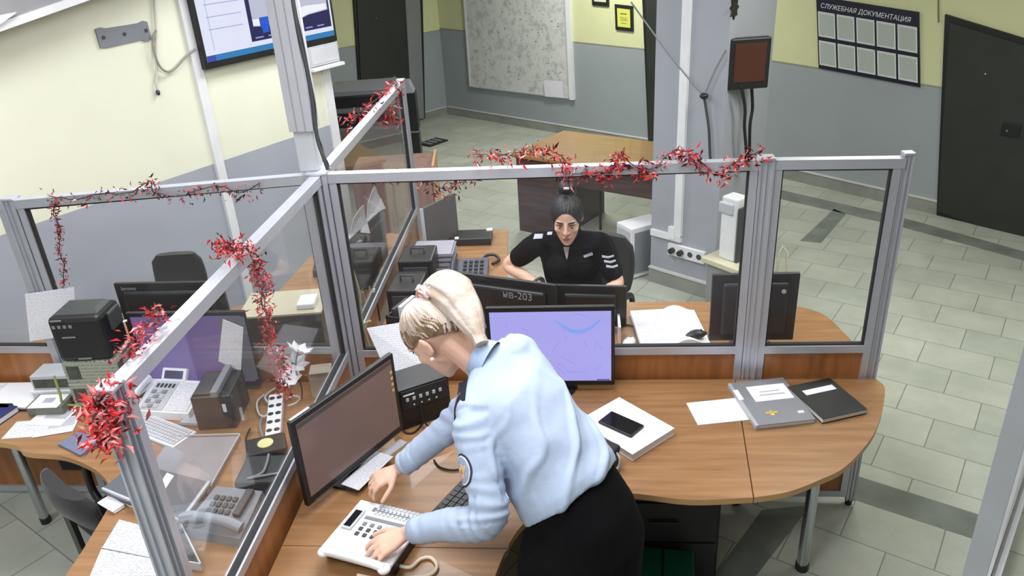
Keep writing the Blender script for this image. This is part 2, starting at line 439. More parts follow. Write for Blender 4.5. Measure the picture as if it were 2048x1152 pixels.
# doors
DOOR = mat('dark_door', srgb(42, 46, 42), rough=0.55, noise=0.12, nscale=4)
DOORF = mat('door_frame_dark', srgb(26, 28, 28), rough=0.5)
def door(n, W, pxs, bar=0.05, knob=None, spy=None):
    """leaf and frame on the wall, from four corners: top-left, top-right, bottom-right, bottom-left"""
    fr = MB(); q = W.quad(pxs)
    fr.slab([p[:] for p in q], W.n, 0.03)
    o = struct(fr.build('door_%d' % n, DOORF))
    c = sum(q, V(0, 0, 0))/4
    ql = [c+(p-c)*1.0 for p in q]
    ins = []
    for i, p in enumerate(q):
        t = (q[(i+1) % 4]-p).normalized(); s = (q[i-1]-p).normalized(); ins.append(p+t*bar+s*(bar if i < 2 else 0.012)+W.n*0.03)
    lf = MB(); lf.slab([p[:] for p in ins], W.n, 0.012); l = lf.build('door_leaf', DOOR, o)
    if spy:
        m_ = MB(); p = W.hit(*spy, 0.045); m_.ball(p, 0.010, 0.010, 0.010, 10, 6); m_.build('spy_hole', CHROME, o)
    if knob:
        p = W.hit(*knob, 0.042); m_ = MB(); m_.at(W.M((p-W.a).dot(W.x), p.z, 0.042)); m_.box(-.07, .07, -.055, .055, 0, .012, .004); k = m_.build('lock_plate', BLACK, o)
        m_ = MB(); m_.at(W.M((p-W.a).dot(W.x), p.z, 0.05)); m_.cyl((-.02, -.005, 0), .009, .02, 10); m_.build('keyhole', CHROME, o)
    return o
d1 = door(1, RW, [(1893, 28), (2110, 94), (2112, 506), (1876, 430)], knob=(2022, 260), spy=(1971, 148))
d2 = door(2, AW, [(692, -190), (838, -215), (848, 236), (722, 262)], bar=0.07, spy=(752, 36))
d3 = door(3, BW, [(1284, -80), (1400, -60), (1400, 330), (1300, 305)], bar=0.06)
tr = MB(); q = AW.quad([(800, -150), (832, -150), (846, 236), (822, 240)], 0.03); tr.slab([p[:] for p in q], AW.n, 0.03)
struct(tr.build('trim_8', mat('door_casing', srgb(126, 130, 132), rough=0.5)))

# far walls that close the room behind and beside the camera
FARW = mat('room_far_paint', srgb(196, 196, 190), rough=0.8)
for n, pts in (('front', [(-6, -5), (8, -5), (8, -4.9), (-6, -4.9)]), ('side', [(7.9, -4.9), (8, -4.9), (8, 11), (7.9, 11)])):
    w = MB(); w.prism(pts, 0, ZC); struct(w.build('wall_%s' % n, FARW))

# ------------------------------------------------------------------ light
def area(name, loc, sx, sy, power, col, rot=(0, 0, 0)):
    l = bpy.data.lights.new(name, 'AREA'); l.shape = 'RECTANGLE'; l.size = sx; l.size_y = sy; l.energy = power; l.color = col
    o = bpy.data.objects.new(name, l); COL.objects.link(o); o.location = loc; o.rotation_euler = rot; return o
area('overhead_area_light', (0.95, -0.75, ZC-0.04), 1.2, 0.6, 44, (0.96, 0.98, 1.0), (0, 0, -0.5))
area('overhead_area_light', (0.35, 0.55, ZC-0.04), 1.2, 0.6, 46, (0.97, 0.98, 1.0), (0, 0, -0.5))
area('overhead_area_light', (-0.1, -2.7, ZC-0.04), 1.2, 0.6, 58, (0.97, 0.98, 1.0), (0, 0, 0))  # added frontal fill from behind the camera, no known fixture there
area('overhead_area_light', (-2.3, -2.2, ZC-0.04), 1.2, 0.6, 42, (0.98, 0.99, 1.0), (0, 0, 1.05))  # extra light put in to lift the dark floor at the left
area('overhead_area_light', (-1.25, 0.0, ZC-0.04), 1.2, 0.6, 33, (0.98, 0.99, 1.0), (0, 0, 1.05))
area('overhead_area_light', (-0.3, 2.5, ZC-0.04), 1.2, 0.6, 44, (0.98, 0.99, 1.0), (0, 0, 1.05))
area('overhead_area_light', (2.9, 1.2, ZC-0.04), 1.0, 0.6, 46, (1.0, 0.99, 0.90), (0, 0, -0.7))
area('overhead_area_light', (1.0, 5.6, ZC-0.04), 1.2, 0.6, 85, (1.0, 0.99, 0.93), (0, 0, -0.7))
area('overhead_area_light', (4.3, 0.6, ZC-0.04), 1.0, 0.6, 38, (1.0, 0.99, 0.90), (0, 0, -0.7))
wd = bpy.data.worlds.new('world'); SC.world = wd; wd.use_nodes = True
bg = wd.node_tree.nodes['Background']; bg.inputs['Color'].default_value = (0.9, 0.95, 1.0, 1); bg.inputs['Strength'].default_value = 0.25
SC.view_settings.view_transform = 'Standard'; SC.view_settings.look = 'None'
SC.view_settings.exposure = -0.17; SC.view_settings.gamma = 1.0
SC.view_settings.use_curve_mapping = False

# ------------------------------------------------------------------ glazed dividers and their posts
ZT = 1.775; ZG = 0.91; ZD = 0.75
XM, XE, YN, XL = 1.85, 2.385, -1.62, -1.42
XF, YF = -0.05, 1.94
def profile(s, d=0.008, w=0.010):
    """extruded post section: a square with two grooves in each face"""
    h = s/2; a = s*0.18; side = [(-h, -h), (-a-w, -h), (-a-w, -h+d), (-a+w, -h+d), (-a+w, -h), (a-w, -h), (a-w, -h+d), (a+w, -h+d), (a+w, -h)]
    out = []
    for k in range(4):
        c, s_ = math.cos(k*PI/2), math.sin(k*PI/2)
        out += [(x*c-y*s_, x*s_+y*c) for x, y in side]
    return out
def post(label, x, y, s, zt=ZT, rz=0, feet=True, cap=True):
    t = thing('partition_post', label, 'post', (x, y, 0), rz)
    mb = MB(); mb.prism(profile(s), 0.03, zt); mb.build('extrusion', ALU, t)
    mb = MB(); mb.box(-s/2-.002, s/2+.002, -s/2-.002, s/2+.002, zt, zt+.012, .003); mb.build('cap', ALU, t)
    mb = MB(); mb.cyl((0, 0, 0), s*.42, .03, 14); mb.build('foot', BLACK, t)
    return t
post('thick grooved aluminium post where the four glazed dividers meet', 0, 0, 0.085)
post('grooved aluminium post between the wide and narrow panes behind the round table', XM, 0, 0.06)
post('slim aluminium end post beside the tiled corridor', XE+0.012, 0, 0.04)
post('aluminium end post with red garland tied round its top', 0, YN-0.02, 0.05)
post('grooved aluminium post behind the taped-up sheet of paper', XL, 0, 0.055, 1.70)
post('far aluminium end post beside the copier', XF, YF+0.02, 0.045)
def panel(label, a, b, za=ZT, zb=ZT, zg=ZG, zga=None, glass=None, w=0.045, stile=0.032):
    a = Vector((*a, 0)); b = Vector((*b, 0)); d = (b-a).normalized(); n = V(-d.y, d.x, 0); L = (b-a).length
    t = thing('partition_panel', label, 'partition', a)
    o = -a
    def pt(u, z): return d*u+V(0, 0, z)
    zga = zg if zga is None else zga
    mb = MB(); mb.bar(pt(-.01, za-.02), pt(L+.01, zb-.02), w, .04); mb.build('top_rail', ALU, t)
    mb = MB(); mb.bar(pt(0, zga-.015), pt(L, zg-.015), w*.9, .036); mb.build('middle_rail', ALU, t)
    mb = MB(); mb.bar(pt(0, .075), pt(L, .075), w*.9, .035); mb.build('bottom_rail', ALU, t)
    for u in (stile/2, L-stile/2):
        mb = MB(); mb.bar(pt(u, .06), pt(u, (za if u < L/2 else zb)-.04), w*.85, stile, up=d); mb.build('stile', ALU, t)
    # dark rubber seal round the pane
    mb = MB()
    zlo, zhi = zg+.003, min(za, zb)-.04
    for (u0, z0, u1, z1) in ((stile, zga+.006, L-stile, zg+.006), (stile, za-.045, L-stile, zb-.045)): mb.bar(pt(u0, z0), pt(u1, z1), w*.5, .007)
    for u, z in ((stile+.003, za), (L-stile-.003, zb)): mb.bar(pt(u, zlo), pt(u, z-.045), w*.5, .007, up=d)
    mb.build('seal', BLACK_M, t)
    k = n*.003
    mb = MB(); mb.slab([(pt(stile, zga)-k)[:], (pt(L-stile, zg)-k)[:], (pt(L-stile, zb-.04)-k)[:], (pt(stile, za-.04)-k)[:]], n, .006); mb.build('glass_pane', glass or GLASS, t)
    k = n*.009
    mb = MB(); mb.slab([(pt(stile, .09)-k)[:], (pt(L-stile, .09)-k)[:], (pt(L-stile, zg-.03)-k)[:], (pt(stile, zga-.03)-k)[:]], n, .018); mb.build('wood_panel', WOOD_PANEL, t)
    return t
panel('wide glazed divider in front of the seated officer, over the lit monitor', (0.045, 0), (XM-.032, 0))
panel('narrow glazed divider beside the corridor, over the black notebook', (XM+.032, 0), (XE-.01, 0), ZT, ZT-.01)
panel('near glazed divider running to the garlanded end post, white fax behind it', (0, -0.045), (0, YN+.005), glass=GLASS_HAZY, zg=.905, zga=.93)
panel('left glazed divider with a dark red garland under its rail', (-0.045, 0), (XL+.03, 0), ZT, 1.70, .95, .93)
panel('glazed divider left of the grooved post, next to the taped-up paper', (XL-.03, 0), (-2.35, 0), 1.695, 1.66, .96, .95)
panel('far glazed divider running towards the copier', (-0.002, 0.045), (XF, YF-.005), ZT, ZT, .91)
# power pole from the centre post to the ceiling
t = thing('power_pole', 'grey boxed cable pole rising from the divider crossing past the wall screen', 'pole', (-0.035, 0.03, ZT+.014))
mb = MB(); mb.prism(profile(0.10, .004, .004), 0.17, ZC-ZT-.014); mb.build('trunking', mat('pole_grey', srgb(178, 178, 186), rough=.5, noise=.02), t)
mb = MB(); mb.box(-.038, .038, -.038, .038, 0, 0.18); mb.build('sleeve', LGREY, t)
mb = MB(); pts = bez([(.052, -.04, 1.2), (.060, -.03, .9), (.055, -.045, .62), (.062, -.03, .35), (.058, -.04, .15), (.075, -.05, .06), (.085, -.05, .005)], 6)
mb.tube(pts, .007, 8)
mb.tube([p+V(.006, .008+.006*math.sin(i), 0) for i, p in enumerate(pts)], .004, 6); mb.build('cable', GREY_DK, t)
# glazed wall at the lower right
t = thing('glass_wall', 'aluminium-framed glazed wall on the tiled floor in the lower right corner', 'glass wall', P(1935, 1152, 0))
a = V(0, 0, 0); b = P(2048, 845, 0)-P(1935, 1152, 0); d = b.normalized(); n = V(d.y, -d.x, 0)
a = -d*0.9; b = b+d*1.6
mb = MB(); mb.bar(a+n*.04+V(0, 0, .04), b+n*.04+V(0, 0, .04), .08, .08); mb.build('base_rail', ALU, t)
mb = MB(); mb.bar(a+n*.088+V(0, 0, .05), b+n*.088+V(0, 0, .05), .012, .07); mb.build('seal', BLACK_M, t)
mb = MB(); mb.bar(a+n*.105+V(0, 0, .06), b+n*.105+V(0, 0, .06), .022, .07); mb.build('bead', ALU, t)
mb = MB(); mb.slab([(a+n*.10+V(0, 0, .09))[:], (b+n*.10+V(0, 0, .09))[:], (b+n*.10+V(0, 0, 2.0))[:], (a+n*.10+V(0, 0, 2.0))[:]], n, .006); mb.build('glass_pane', GLASS, t)
mb = MB(); mb.bar(a+n*.06+V(0, 0, 2.02), b+n*.06+V(0, 0, 2.02), .06, .05); mb.build('top_rail', ALU, t)
for k, q in enumerate((a, b)):
    mb = MB(); mb.bar(q+n*.06+V(0, 0, .07), q+n*.06+V(0, 0, 2.0), .06, .05, up=d); mb.build('stile', ALU, t)
# ------------------------------------------------------------------ desks
def worktop(name, poly, root, z=ZD, t=0.026, m=None):
    mb = MB(); n = len(poly)
    mb._add([(x, y, z) for x, y in poly], [list(range(n))]); mb._add([(x, y, z-t) for x, y in poly], [list(range(n))[::-1]])
    mb.use(1); mb._add([(x, y, z-t) for x, y in poly]+[(x, y, z) for x, y in poly], [(i, (i+1) % n, n+(i+1) % n, n+i) for i in range(n)])
    return mb.build(name, [m or WOOD, EDGE], root)
EDGE = mat('edge_band', srgb(196, 152, 104), rough=.45)
def chrome_leg(root, x, y, zt=ZD-.026, r=.025):
    mb = MB(); mb.cyl((x, y, .03), r, zt-.03, 18); l = mb.build('leg', CHROME, root)
    mb = MB(); mb.cyl((x, y, 0), r*1.15, .035, 18); mb.build('rubber_foot', BLACK, l); return l
def smooth_poly(pts, k=6):
    out = bez([V(x, y, 0) for x, y in pts], k); return [(p.x, p.y) for p in out]

t = thing('corner_desk', 'wooden corner desk the leaning officer works at, under the large white phone', 'desk')
inner = smooth_poly([(1.715, -.823), (1.487, -.838), (1.262, -.805), (1.10, -.83), (.96, -.885), (.865, -1.0), (.805, -1.2), (.78, -1.45), (.78, -1.62)], 5)
k = max(i for i, p in enumerate(inner) if p[1] > -1.09)
worktop('worktop', [(.03, -1.09), (.03, -.03), (1.79, -.03)]+inner[:k+1]+[(.835, -1.09)], t)
worktop('worktop', [(.03, -1.62), (.03, -1.094), (.835, -1.094)]+inner[k+1:], t)
mb = MB(); mb.box(.06, 1.75, -.075, -.055, .25, ZD-.026); mb.build('modesty_panel', WOOD_PANEL, t)
for x, y in ((.72, -1.55), (.10, -1.55), (.10, -.12)): chrome_leg(t, x, y)
t = thing('rounded_end_table', 'half-round wooden end table on a chrome leg, carrying folders and a black notebook', 'table')
oc = smooth_poly([(2.41, -.035), (2.425, -.10), (2.39, -.20), (2.33, -.33), (2.241, -.478), (2.093, -.648), (1.981, -.722), (1.85, -.79), (1.72, -.823)], 5)
worktop('worktop', [(1.795, -.033)]+oc, t)
chrome_leg(t, 2.065, -.43)
# pedestal under the desk
t = thing('pedestal_cabinet', 'black cabinet in the shadow under the corner desk, dark green box before it', 'cabinet', (1.43, -.42, 0))
mb = MB(); mb.box(-.24, .24, -.10, .33, .02, .70, .004); mb.build('body', BLACK_M, t)  # black body also deepens the shade under the desk
for k in range(3):
    mb = MB(); mb.box(-.225, .225, -.125, -.102, .04+k*.22, .25+k*.22, .004); d = mb.build('drawer', BLACK_M, t)
    mb = MB(); mb.tube([(-.06, -.14, .16+k*.22), (.06, -.14, .16+k*.22)], .006); mb.build('handle', BLACK, d)
t = thing('reflection_box', 'dark green box with a pale strip on the floor under the corner desk', 'box', (1.415, -.70, 0), -.12)  # box stands in for light reflected by the dark cabinet
mb = MB(); mb.box(-.125, .125, -.11, .11, 0, .27, .006); mb.build('body', mat('dark_green', srgb(14, 96, 72), rough=.5), t)
mb = MB(); mb.box(-.004, .004, -.114, .114, .05, .273); mb.build('seam_band', BLACK, t)
mb = MB(); mb.box(-.09, .09, -.116, -.10, .13, .15); mb.build('label_strip', mat('pale_green', srgb(130, 165, 150)), t)

t = thing('left_desk', 'wooden desk in the left cubicle under the white fax and scattered papers', 'desk')
inn = smooth_poly([(-.69, -1.62), (-.69, -1.25), (-.71, -1.03), (-.735, -.88), (-.79, -.785), (-.911, -.684), (-1.10, -.598), (-1.296, -.571), (-1.46, -.505), (-2.2, -.46)], 5)
k = max(i for i, p in enumerate(inn) if p[1] < -1.03)
worktop('worktop', [(-2.2, -.03), (-.03, -.03), (-.03, -1.03)]+[(-.71, -1.03)]+inn[k+1:], t)
worktop('worktop', [(-.03, -1.034), (-.03, -1.62)]+inn[:k+1]+[(-.71, -1.034)], t)
for x, y in ((-1.70, -.19), (-.62, -1.52), (-.12, -1.52)): chrome_leg(t, x, y, r=.022)
mb = MB(); mb.box(-1.6, -.1, -.08, -.06, .25, ZD-.026); mb.build('modesty_panel', BLACK_M, t)  # black instead of wood, painting the shade under the desk

t = thing('far_desk', 'wooden desk the seated officer works at behind the wide glazed divider', 'desk')
worktop('worktop', [(.03, .03)]+[(2.36, .03)]+smooth_poly([(2.42, .16), (2.40, .37), (2.34, .60), (2.15, .71), (1.80, .742), (1.311, .757), (1.0, .76), (.78, .84), (.68, 1.0), (.64, 1.3), (.60, 1.88)], 5)+[(.0, 1.88)], t)
for x, y in ((2.1, .45), (.52, 1.78)): chrome_leg(t, x, y)
mb = MB(); mb.box(.05, 2.2, .06, .08, .25, ZD-.026); mb.build('modesty_panel', WOOD_PANEL, t)
t = thing('back_left_desk', 'desk behind the left glazed divider holding the back-turned black monitor', 'desk')
worktop('worktop', [(-.03, .03), (-1.9, .03), (-1.9, .62), (-1.0, .70), (-.72, .9), (-.66, 1.85), (-.07, 1.85)], t)
for x, y in ((-1.8, .5), (-.6, 1.75)): chrome_leg(t, x, y)
# desk in the alcove
t = thing('alcove_desk', 'dark-fronted desk with a light wooden top standing by the column', 'desk', (.52, 3.74, 0), math.atan2(-.52, .85))
mb = MB(); mb.box(-.03, 1.50, -.03, .86, .72, .75, .003); mb.build('worktop', mat_wood('alcove_wood', srgb(164, 126, 78), srgb(148, 112, 66)), t)
mb = MB(); mb.box(0, .46, 0, .8, .0, .72); mb.build('pedestal', WOOD_DK, t)
mb = MB(); mb.box(.46, 1.46, 0.02, .045, .52, .72); mb.build('apron', WOOD_DK, t)
mb = MB(); mb.box(1.42, 1.46, 0.0, .8, .0, .72); mb.build('side_panel', WOOD_DK, t)
mb = MB(); mb.tube([(.86, .03, 0), (.86, .03, .54)], .012, 8); mb.build('leg', BLACK, t)

# ------------------------------------------------------------------ monitors
def monitor(name, label, w, h, M, zbot, screen, lit=False, bez_=(.018, .018, .028), body=None, cat='monitor', tilt=0.0, base=True, marks=None, deep=.035, foot=.11):
    """front faces -y; origin on the desk under the middle of the screen"""
    t = thing(name, label, cat, M=M)
    body = body or BLACK
    K = T(0, 0, zbot) @ R(tilt, 'X')
    mb = MB(K); mb.box(-w/2, w/2, -.012, .010, 0, h, .004); mb.box(-w/2+.05, w/2-.05, .008, deep, .04, h-.04, .012); mb.build('housing', body, t)
    mb = MB(K); l, tp, b = bez_
    mb.box(-w/2+l, w/2-l, -.0135, -.010, b, h-tp); s = mb.build('screen', screen, t)
    if base:
        mb = MB(); mb.box(-.03, .03, .012, .045, .012, zbot+h*.45, .006); mb.build('stand_neck', body, t)
        mb = MB(); mb.cyl((0, .03, 0), foot, .012, 28); mb.build('stand_base', body, t)
    return t, K
SCR_BROWN = mat('screen_brown', srgb(92, 76, 74), rough=.22, emit=srgb(120, 100, 98), estr=0.42)
SCR_LILAC = mat_emit('screen_lilac', srgb(176, 172, 246), 1.05)
SCR_OFF = mat('screen_off', (.008, .008, .010), rough=.15)
a, b = P(612, 1010, .80), P(803, 856, .80)
mid = (a+b)/2; ang = math.atan2((b-a).y, (b-a).x)
w = (b-a).length
t, K = monitor('desktop_monitor', 'black monitor with a dull brown screen standing beside the large white phone', w, .375, T(mid.x, mid.y, ZD) @ R(ang, 'Z'), .045, SCR_BROWN, bez_=(.02, .02, .034))
mb = MB(K); mb.box(-w/2+.022, w/2-.022, -.0142, -.0132, .335, .353); mb.build('title_bar', mat('bar_dark', srgb(70, 62, 62), rough=.3, emit=srgb(80, 72, 72), estr=.3), t)
mb = MB(K)
for k in range(4): mb.box(w/2-.034, w/2-.022, -.0146, -.0136, .21+k*.028, .222+k*.028)
mb.build('side_icons', mat('icon_amber', srgb(190, 160, 90), emit=srgb(190, 160, 90), estr=.4), t)
mb = MB(K); mb.box(-w/2+.03, w/2-.03, -.015, -.0125, .006, .010); mb.box(.10, .104, -.0155, -.0125, .014, .018); mb.build('front_trim', GREY_DK, t)
mb = MB(K); mb.box(-w/2+.01, -w/2+.10, -.004, .006, .376, .379); mb.build('sticker', WHITE, t)
# lit monitor
pr_, pb_ = PY(1230, 690, -.14), PY(1228, 772, -.14)
xr = pr_.x; w = .56
t, K = monitor('lit_monitor', 'black monitor with a lit lilac screen against the divider behind the leaning officer', w, .40, T(xr-w/2, -.115, ZD), .035, SCR_LILAC, bez_=(.016, .022, .026))
mb = MB(K)
pts = [(.02+.2*i/14, .335-.055*math.sin(PI*i/14)**1.0) for i in range(15)]
mb.slab([(x, -.0137, z+.008) for x, z in pts]+[(x, -.0137, z-.012*math.sin(PI*i/14)-.002) for i, (x, z) in reversed(list(enumerate(pts)))], (0, -1, 0), .0006)
mb.build('map_river', mat_emit('screen_blue', srgb(138, 170, 250), 1.05), t)
mb = MB(K); random.seed(3)
for k in range(26):
    x0, z0 = random.uniform(-.24, .24), random.uniform(.05, .36); a_ = random.uniform(0, PI); L_ = random.uniform(.03, .10)
    dx, dz = math.cos(a_)*L_, math.sin(a_)*L_
    if abs(x0+dx) < .25 and .04 < z0+dz < .37: mb.bar((x0, -.0138, z0), (x0+dx, -.0138, z0+dz), .0006, .0022, up=(-dz, 0, dx))
mb.build('map_print', mat_emit('screen_line', srgb(160, 156, 236), 1.0), t)
mb = MB(K); mb.box(.20, .258, -.0145, -.0136, .028, .034); mb.build('status_text', mat_emit('screen_navy', srgb(90, 86, 180), 1.0), t)
# far desk monitors
a, b = P(872, 540, 1.06), P(1113, 571, 1.06)
ang = math.atan2((b-a).y, (b-a).x); mid = (a+b)/2; wC = (b-a).length
MC = T(mid.x, mid.y, ZD) @ R(ang+PI, 'Z')
t, K = monitor('desktop_monitor', 'black monitor turned away, hand-written number on its back, before the seated officer', wC, .29, MC, .025, SCR_OFF, tilt=.0, deep=.045)
text_mesh('нв-203', .055, mat('marker_grey', srgb(150, 150, 150)), t, K @ T(-.06, .0462, .205) @ R(PI, 'Z') @ R(PI/2, 'X'), 'written_number')
mb = MB(K); mb.box(-wC/2, wC/2, .008, .014, -.012, .012); mb.build('lower_trim', LGREY, t)
a, b = P(1118, 573, 1.0), P(1244, 578, 1.0)
ang = math.atan2((b-a).y, (b-a).x); mid = (a+b)/2
t, K = monitor('desktop_monitor', 'second black monitor turned away, right of the one with the written number', (b-a).length+.05, .23, T(mid.x, mid.y+.02, ZD) @ R(ang+PI+.03, 'Z'), .025, SCR_OFF)
a, b = PY(1425, 548, .27), PY(1600, 550, .27)
t, K = monitor('desktop_monitor', 'black monitor with a round white mark on its back, seen behind the grooved post', (b-a).x, a.z-ZD-.035, T((a.x+b.x)/2, .27, ZD) @ R(PI, 'Z'), .035, SCR_OFF, body=mat('charcoal', srgb(58, 58, 64), rough=.5))
hE = a.z-ZD-.035; wE = (b-a).x
mb = MB(K); mb.cyl((-wE/2+.075, .036, hE-.08), .011, .003, 16, axis='y'); mb.build('round_mark', WHITE, t)
# back-turned monitor on the back left desk, glossy black
a, b = PY(228, 566, .34), PY(398, 562, .34)
wL = 0.58; hL = a.z-ZD-.03
t, K = monitor('desktop_monitor', 'glossy black monitor turned away behind the left divider, small maker name on its corner', wL, hL, T(a.x+wL/2, .34, ZD) @ R(PI, 'Z'), .03, SCR_OFF)
text_mesh('lenovo', .030, mat('logo_grey', srgb(150, 155, 158)), t, K @ T(wL/2-.035, .0115, hL-.038) @ R(PI, 'Z') @ R(PI/2, 'X'), 'logo')
# monitor in the left cubicle
a, b = PY(290, 778, -.17), PY(480, 640, -.17)
xa, xb = -.985, -.42
t, K = monitor('desktop_monitor', 'monitor with a dim violet screen behind the white fax in the left cubicle', xb-xa, .40, T((xa+xb)/2, -.085, ZD), .02, mat('screen_violet_reflection', srgb(74, 62, 96), rough=.25, emit=srgb(122, 100, 160), estr=.5), bez_=(.02, .02, .03), foot=.055)  # violet colour and glow paint a reflection on the screen
mb = MB(K); mb.box(.155, .28, -.0142, -.0134, .04, .375); mb.build('side_window', mat('screen_grey', srgb(84, 84, 94), rough=.3, emit=srgb(110, 110, 122), estr=.32), t)
# wall screen with the map program
uL, zb = LW.uz(399, 141); uR, zr = LW.uz(661, 76)
zb = (zb+zr)/2-.005
t = thing('wall_screen', 'large flat television on the cream wall showing a map program, behind the pole', 'television', M=LW.M(uL, zb, .03))
W_ = uR-uL; H_ = .74
mb = MB(); mb.box(0, W_, 0, H_, 0, .045, .004); mb.build('housing', BLACK, t)
mb = MB(); mb.box(.25, W_-.25, .2, .5, -.03, 0); mb.build('wall_mount', GREY_DK, t)
scr = MB()
def sq(mb, u0, u1, v0, v1, d=.0455, t_=.0008): mb.box(.025+(W_-.05)*u0, .025+(W_-.05)*u1, .045+(H_-.065)*v0, .045+(H_-.065)*v1, d, d+t_); return mb
sq(scr, 0, 1, 0, 1); s = scr.build('screen', mat_emit('tv_white', srgb(228, 232, 252), 1.1), t)
mb = MB(); sq(mb, .0, 1, .0, .06, .0463); mb.build('task_bar', mat_emit('tv_cyan', srgb(46, 132, 196), 1.0), t)
mb = MB(); sq(mb, .0, .06, .0, .06, .0472); mb.build('start_button', mat_emit('tv_blue2', srgb(60, 80, 180), 1.0), t)
mb = MB(); sq(mb, .33, .985, .11, 1, .0463); mb.build('map_window', mat_emit('tv_navy', srgb(24, 26, 86), 1.0), t)
mb = MB()
def curve_band(pts_lo, pts_hi, d): mb.slab([(.025+(W_-.05)*u, .045+(H_-.065)*v, d) for u, v in pts_lo+pts_hi[::-1]], (0, 0, 1), .0006)
curve_band([(.36, .26), (.50, .235), (.65, .22), (.80, .28), (.97, .30)], [(.36, .62), (.5, .70), (.66, .66), (.8, .66), (.97, .62)], .0472)
curve_band([(.36, .66), (.5, .75), (.66, .73)], [(.36, .70), (.5, .82), (.66, .85)], .0472)
mb.build('map_shape', mat_emit('tv_grey', srgb(196, 198, 220), 1.05), t)
mb = MB(); curve_band([(.36, .27), (.50, .245), (.65, .23), (.80, .29), (.96, .31)], [(.36, .33), (.5, .33), (.64, .36), (.8, .38), (.96, .37)], .048)
mb.build('map_shape', mat_emit('tv_snow', srgb(244, 246, 252), 1.1), t)
mb = MB(); sq(mb, .41, .48, .24, .34, .0486); sq(mb, .42, .47, .18, .26, .0486); mb.build('marker', mat_emit('tv_blue', srgb(30, 90, 220), 1.0), t)
mb = MB()
for k in range(5): sq(mb, .05, .29, .30+k*.12, .308+k*.12, .0463)
sq(mb, .06, .063, .1, .95, .0463); mb.build('list_lines', mat_emit('tv_line', srgb(170, 178, 220), 1.0), t)
mb = MB()
for k in range(6): sq(mb, .36+k*.1, .42+k*.1, .135, .15, .0472)
mb.build('caption_lettering', mat_emit('tv_line2', srgb(150, 160, 220), 1.0), t)
mb = MB(); mb.box(W_*.47, W_*.49, .012, .018, .044, .0465); mb.build('logo_plate', CHROME, t)

# ------------------------------------------------------------------ on the walls
# bracket plate
u, z = LW.uz(245, 68); u0, z0 = LW.uz(195, 82); u1, z1 = LW.uz(295, 55)
t = thing('mounting_plate', 'grey metal mounting plate screwed to the cream wall at the upper left', 'bracket', M=LW.M(u0, (z0+z1)/2, 0))
mb = MB(); L_ = u1-u0; mb.prism([(0, -.055), (L_*.12, -.06), (L_*.8, -.05), (L_*.86, -.065), (L_, -.06), (L_, .05), (L_*.93, .06), (L_*.8, .05), (L_*.2, .05), (L_*.1, .06), (0, .055)], 0, .014); mb.build('plate', GREY, t)
mb = MB()
for q in (.1, .5, .93): mb.cyl((L_*q, 0, .013), .012, .004, 12)
mb.build('screw_hole', GREY_DK, t)
# cable hanging from the top and looping to the screen
def wall_curve(W, pxs, off, n=6): return bez([W.hit(x, y, off) for x, y in pxs], n)
t = tag(MB().tube(wall_curve(LW, [(308, -60), (309, 0), (312, 60), (312, 110), (314, 150), (312, 165), (316, 183)], .02), .008, 8).build('hanging_cable', mat('cable_white', srgb(205, 205, 200), rough=.5)), 'loose pale cable hanging straight down the cream wall with a bare end', 'cable')
t = tag(MB().tube(wall_curve(LW, [(312, 60), (306, 90), (318, 130), (335, 143), (352, 134), (372, 112), (390, 98)], .035), .008, 8).build('looped_cable', mat('cable_beige', srgb(150, 148, 140), rough=.5)), 'grey cable looping from the hanging cable to the wall screen', 'cable')
mb = MB(); q = LW.hit(316, 185, .02); mb.ball(q, .014, .014, .02, 10, 6); o = mb.build('plug', GREY_DK); o.parent = bpy.data.objects['hanging_cable']
# cabinet under the screen
q = [LW.hit(x, y, .0) for x, y in ((603, 96), (662, 80), (664, 130), (610, 143))]
u0 = (q[0]-LW.a).dot(LW.x); u1 = (q[1]-LW.a).dot(LW.x); z1 = (q[0].z+q[1].z)/2; z0 = (q[2].z+q[3].z)/2
t = thing('wall_box', 'small grey-white box with a tray lip on the wall just below the screen', 'box', M=LW.M(u0, z0, 0))
mb = MB(); mb.box(0, u1-u0, .03, z1-z0, 0, .07, .006); mb.build('body', LGREY, t)
mb = MB(); mb.box(.02, u1-u0-.02, .05, z1-z0-.02, .07, .073); mb.build('front_plate', mat('plate_grey', srgb(200, 202, 208)), t)
mb = MB(); mb.box(-.01, u1-u0+.01, 0, .025, 0, .11, .004); mb.build('tray_lip', WHITE, t)
# whiteboard
qs = [BW.hit(x, y, .02) for x, y in ((921, -110), (1127, -80), (1140, 196), (941, 172))]
t = thing('whiteboard', 'large smudged whiteboard on the alcove wall between the corner and the framed notice', 'whiteboard')
WB = bpy.data.materials.new('smudged_board'); WB.use_nodes = True
nt = WB.node_tree; bs = nt.nodes['Principled BSDF']; bs.inputs['Roughness'].default_value = .35
tc = nt.nodes.new('ShaderNodeTexCoord'); nz = nt.nodes.new('ShaderNodeTexNoise'); nz.inputs['Scale'].default_value = 9; nz.inputs['Detail'].default_value = 9; nz.inputs['Roughness'].default_value = .7
rp = nt.nodes.new('ShaderNodeValToRGB'); rp.color_ramp.elements[0].position = .30; rp.color_ramp.elements[1].position = .52
rp.color_ramp.elements[0].color = (*srgb(164, 168, 166), 1); rp.color_ramp.elements[1].color = (*srgb(214, 217, 214), 1)
nt.links.new(tc.outputs['Object'], nz.inputs['Vector']); nt.links.new(nz.outputs['Fac'], rp.inputs['Fac']); nt.links.new(rp.outputs['Color'], bs.inputs['Base Color'])
mb = MB(); mb.slab([p[:] for p in qs], -BW.n, .018); mb.build('board', WB, t)
def edge(q0, q1, w, name, m, h=.03):
    mb = MB(); mb.bar(q0, q1, h, w, up=(q1-q0).cross(BW.n)); mb.build(name, m, t)
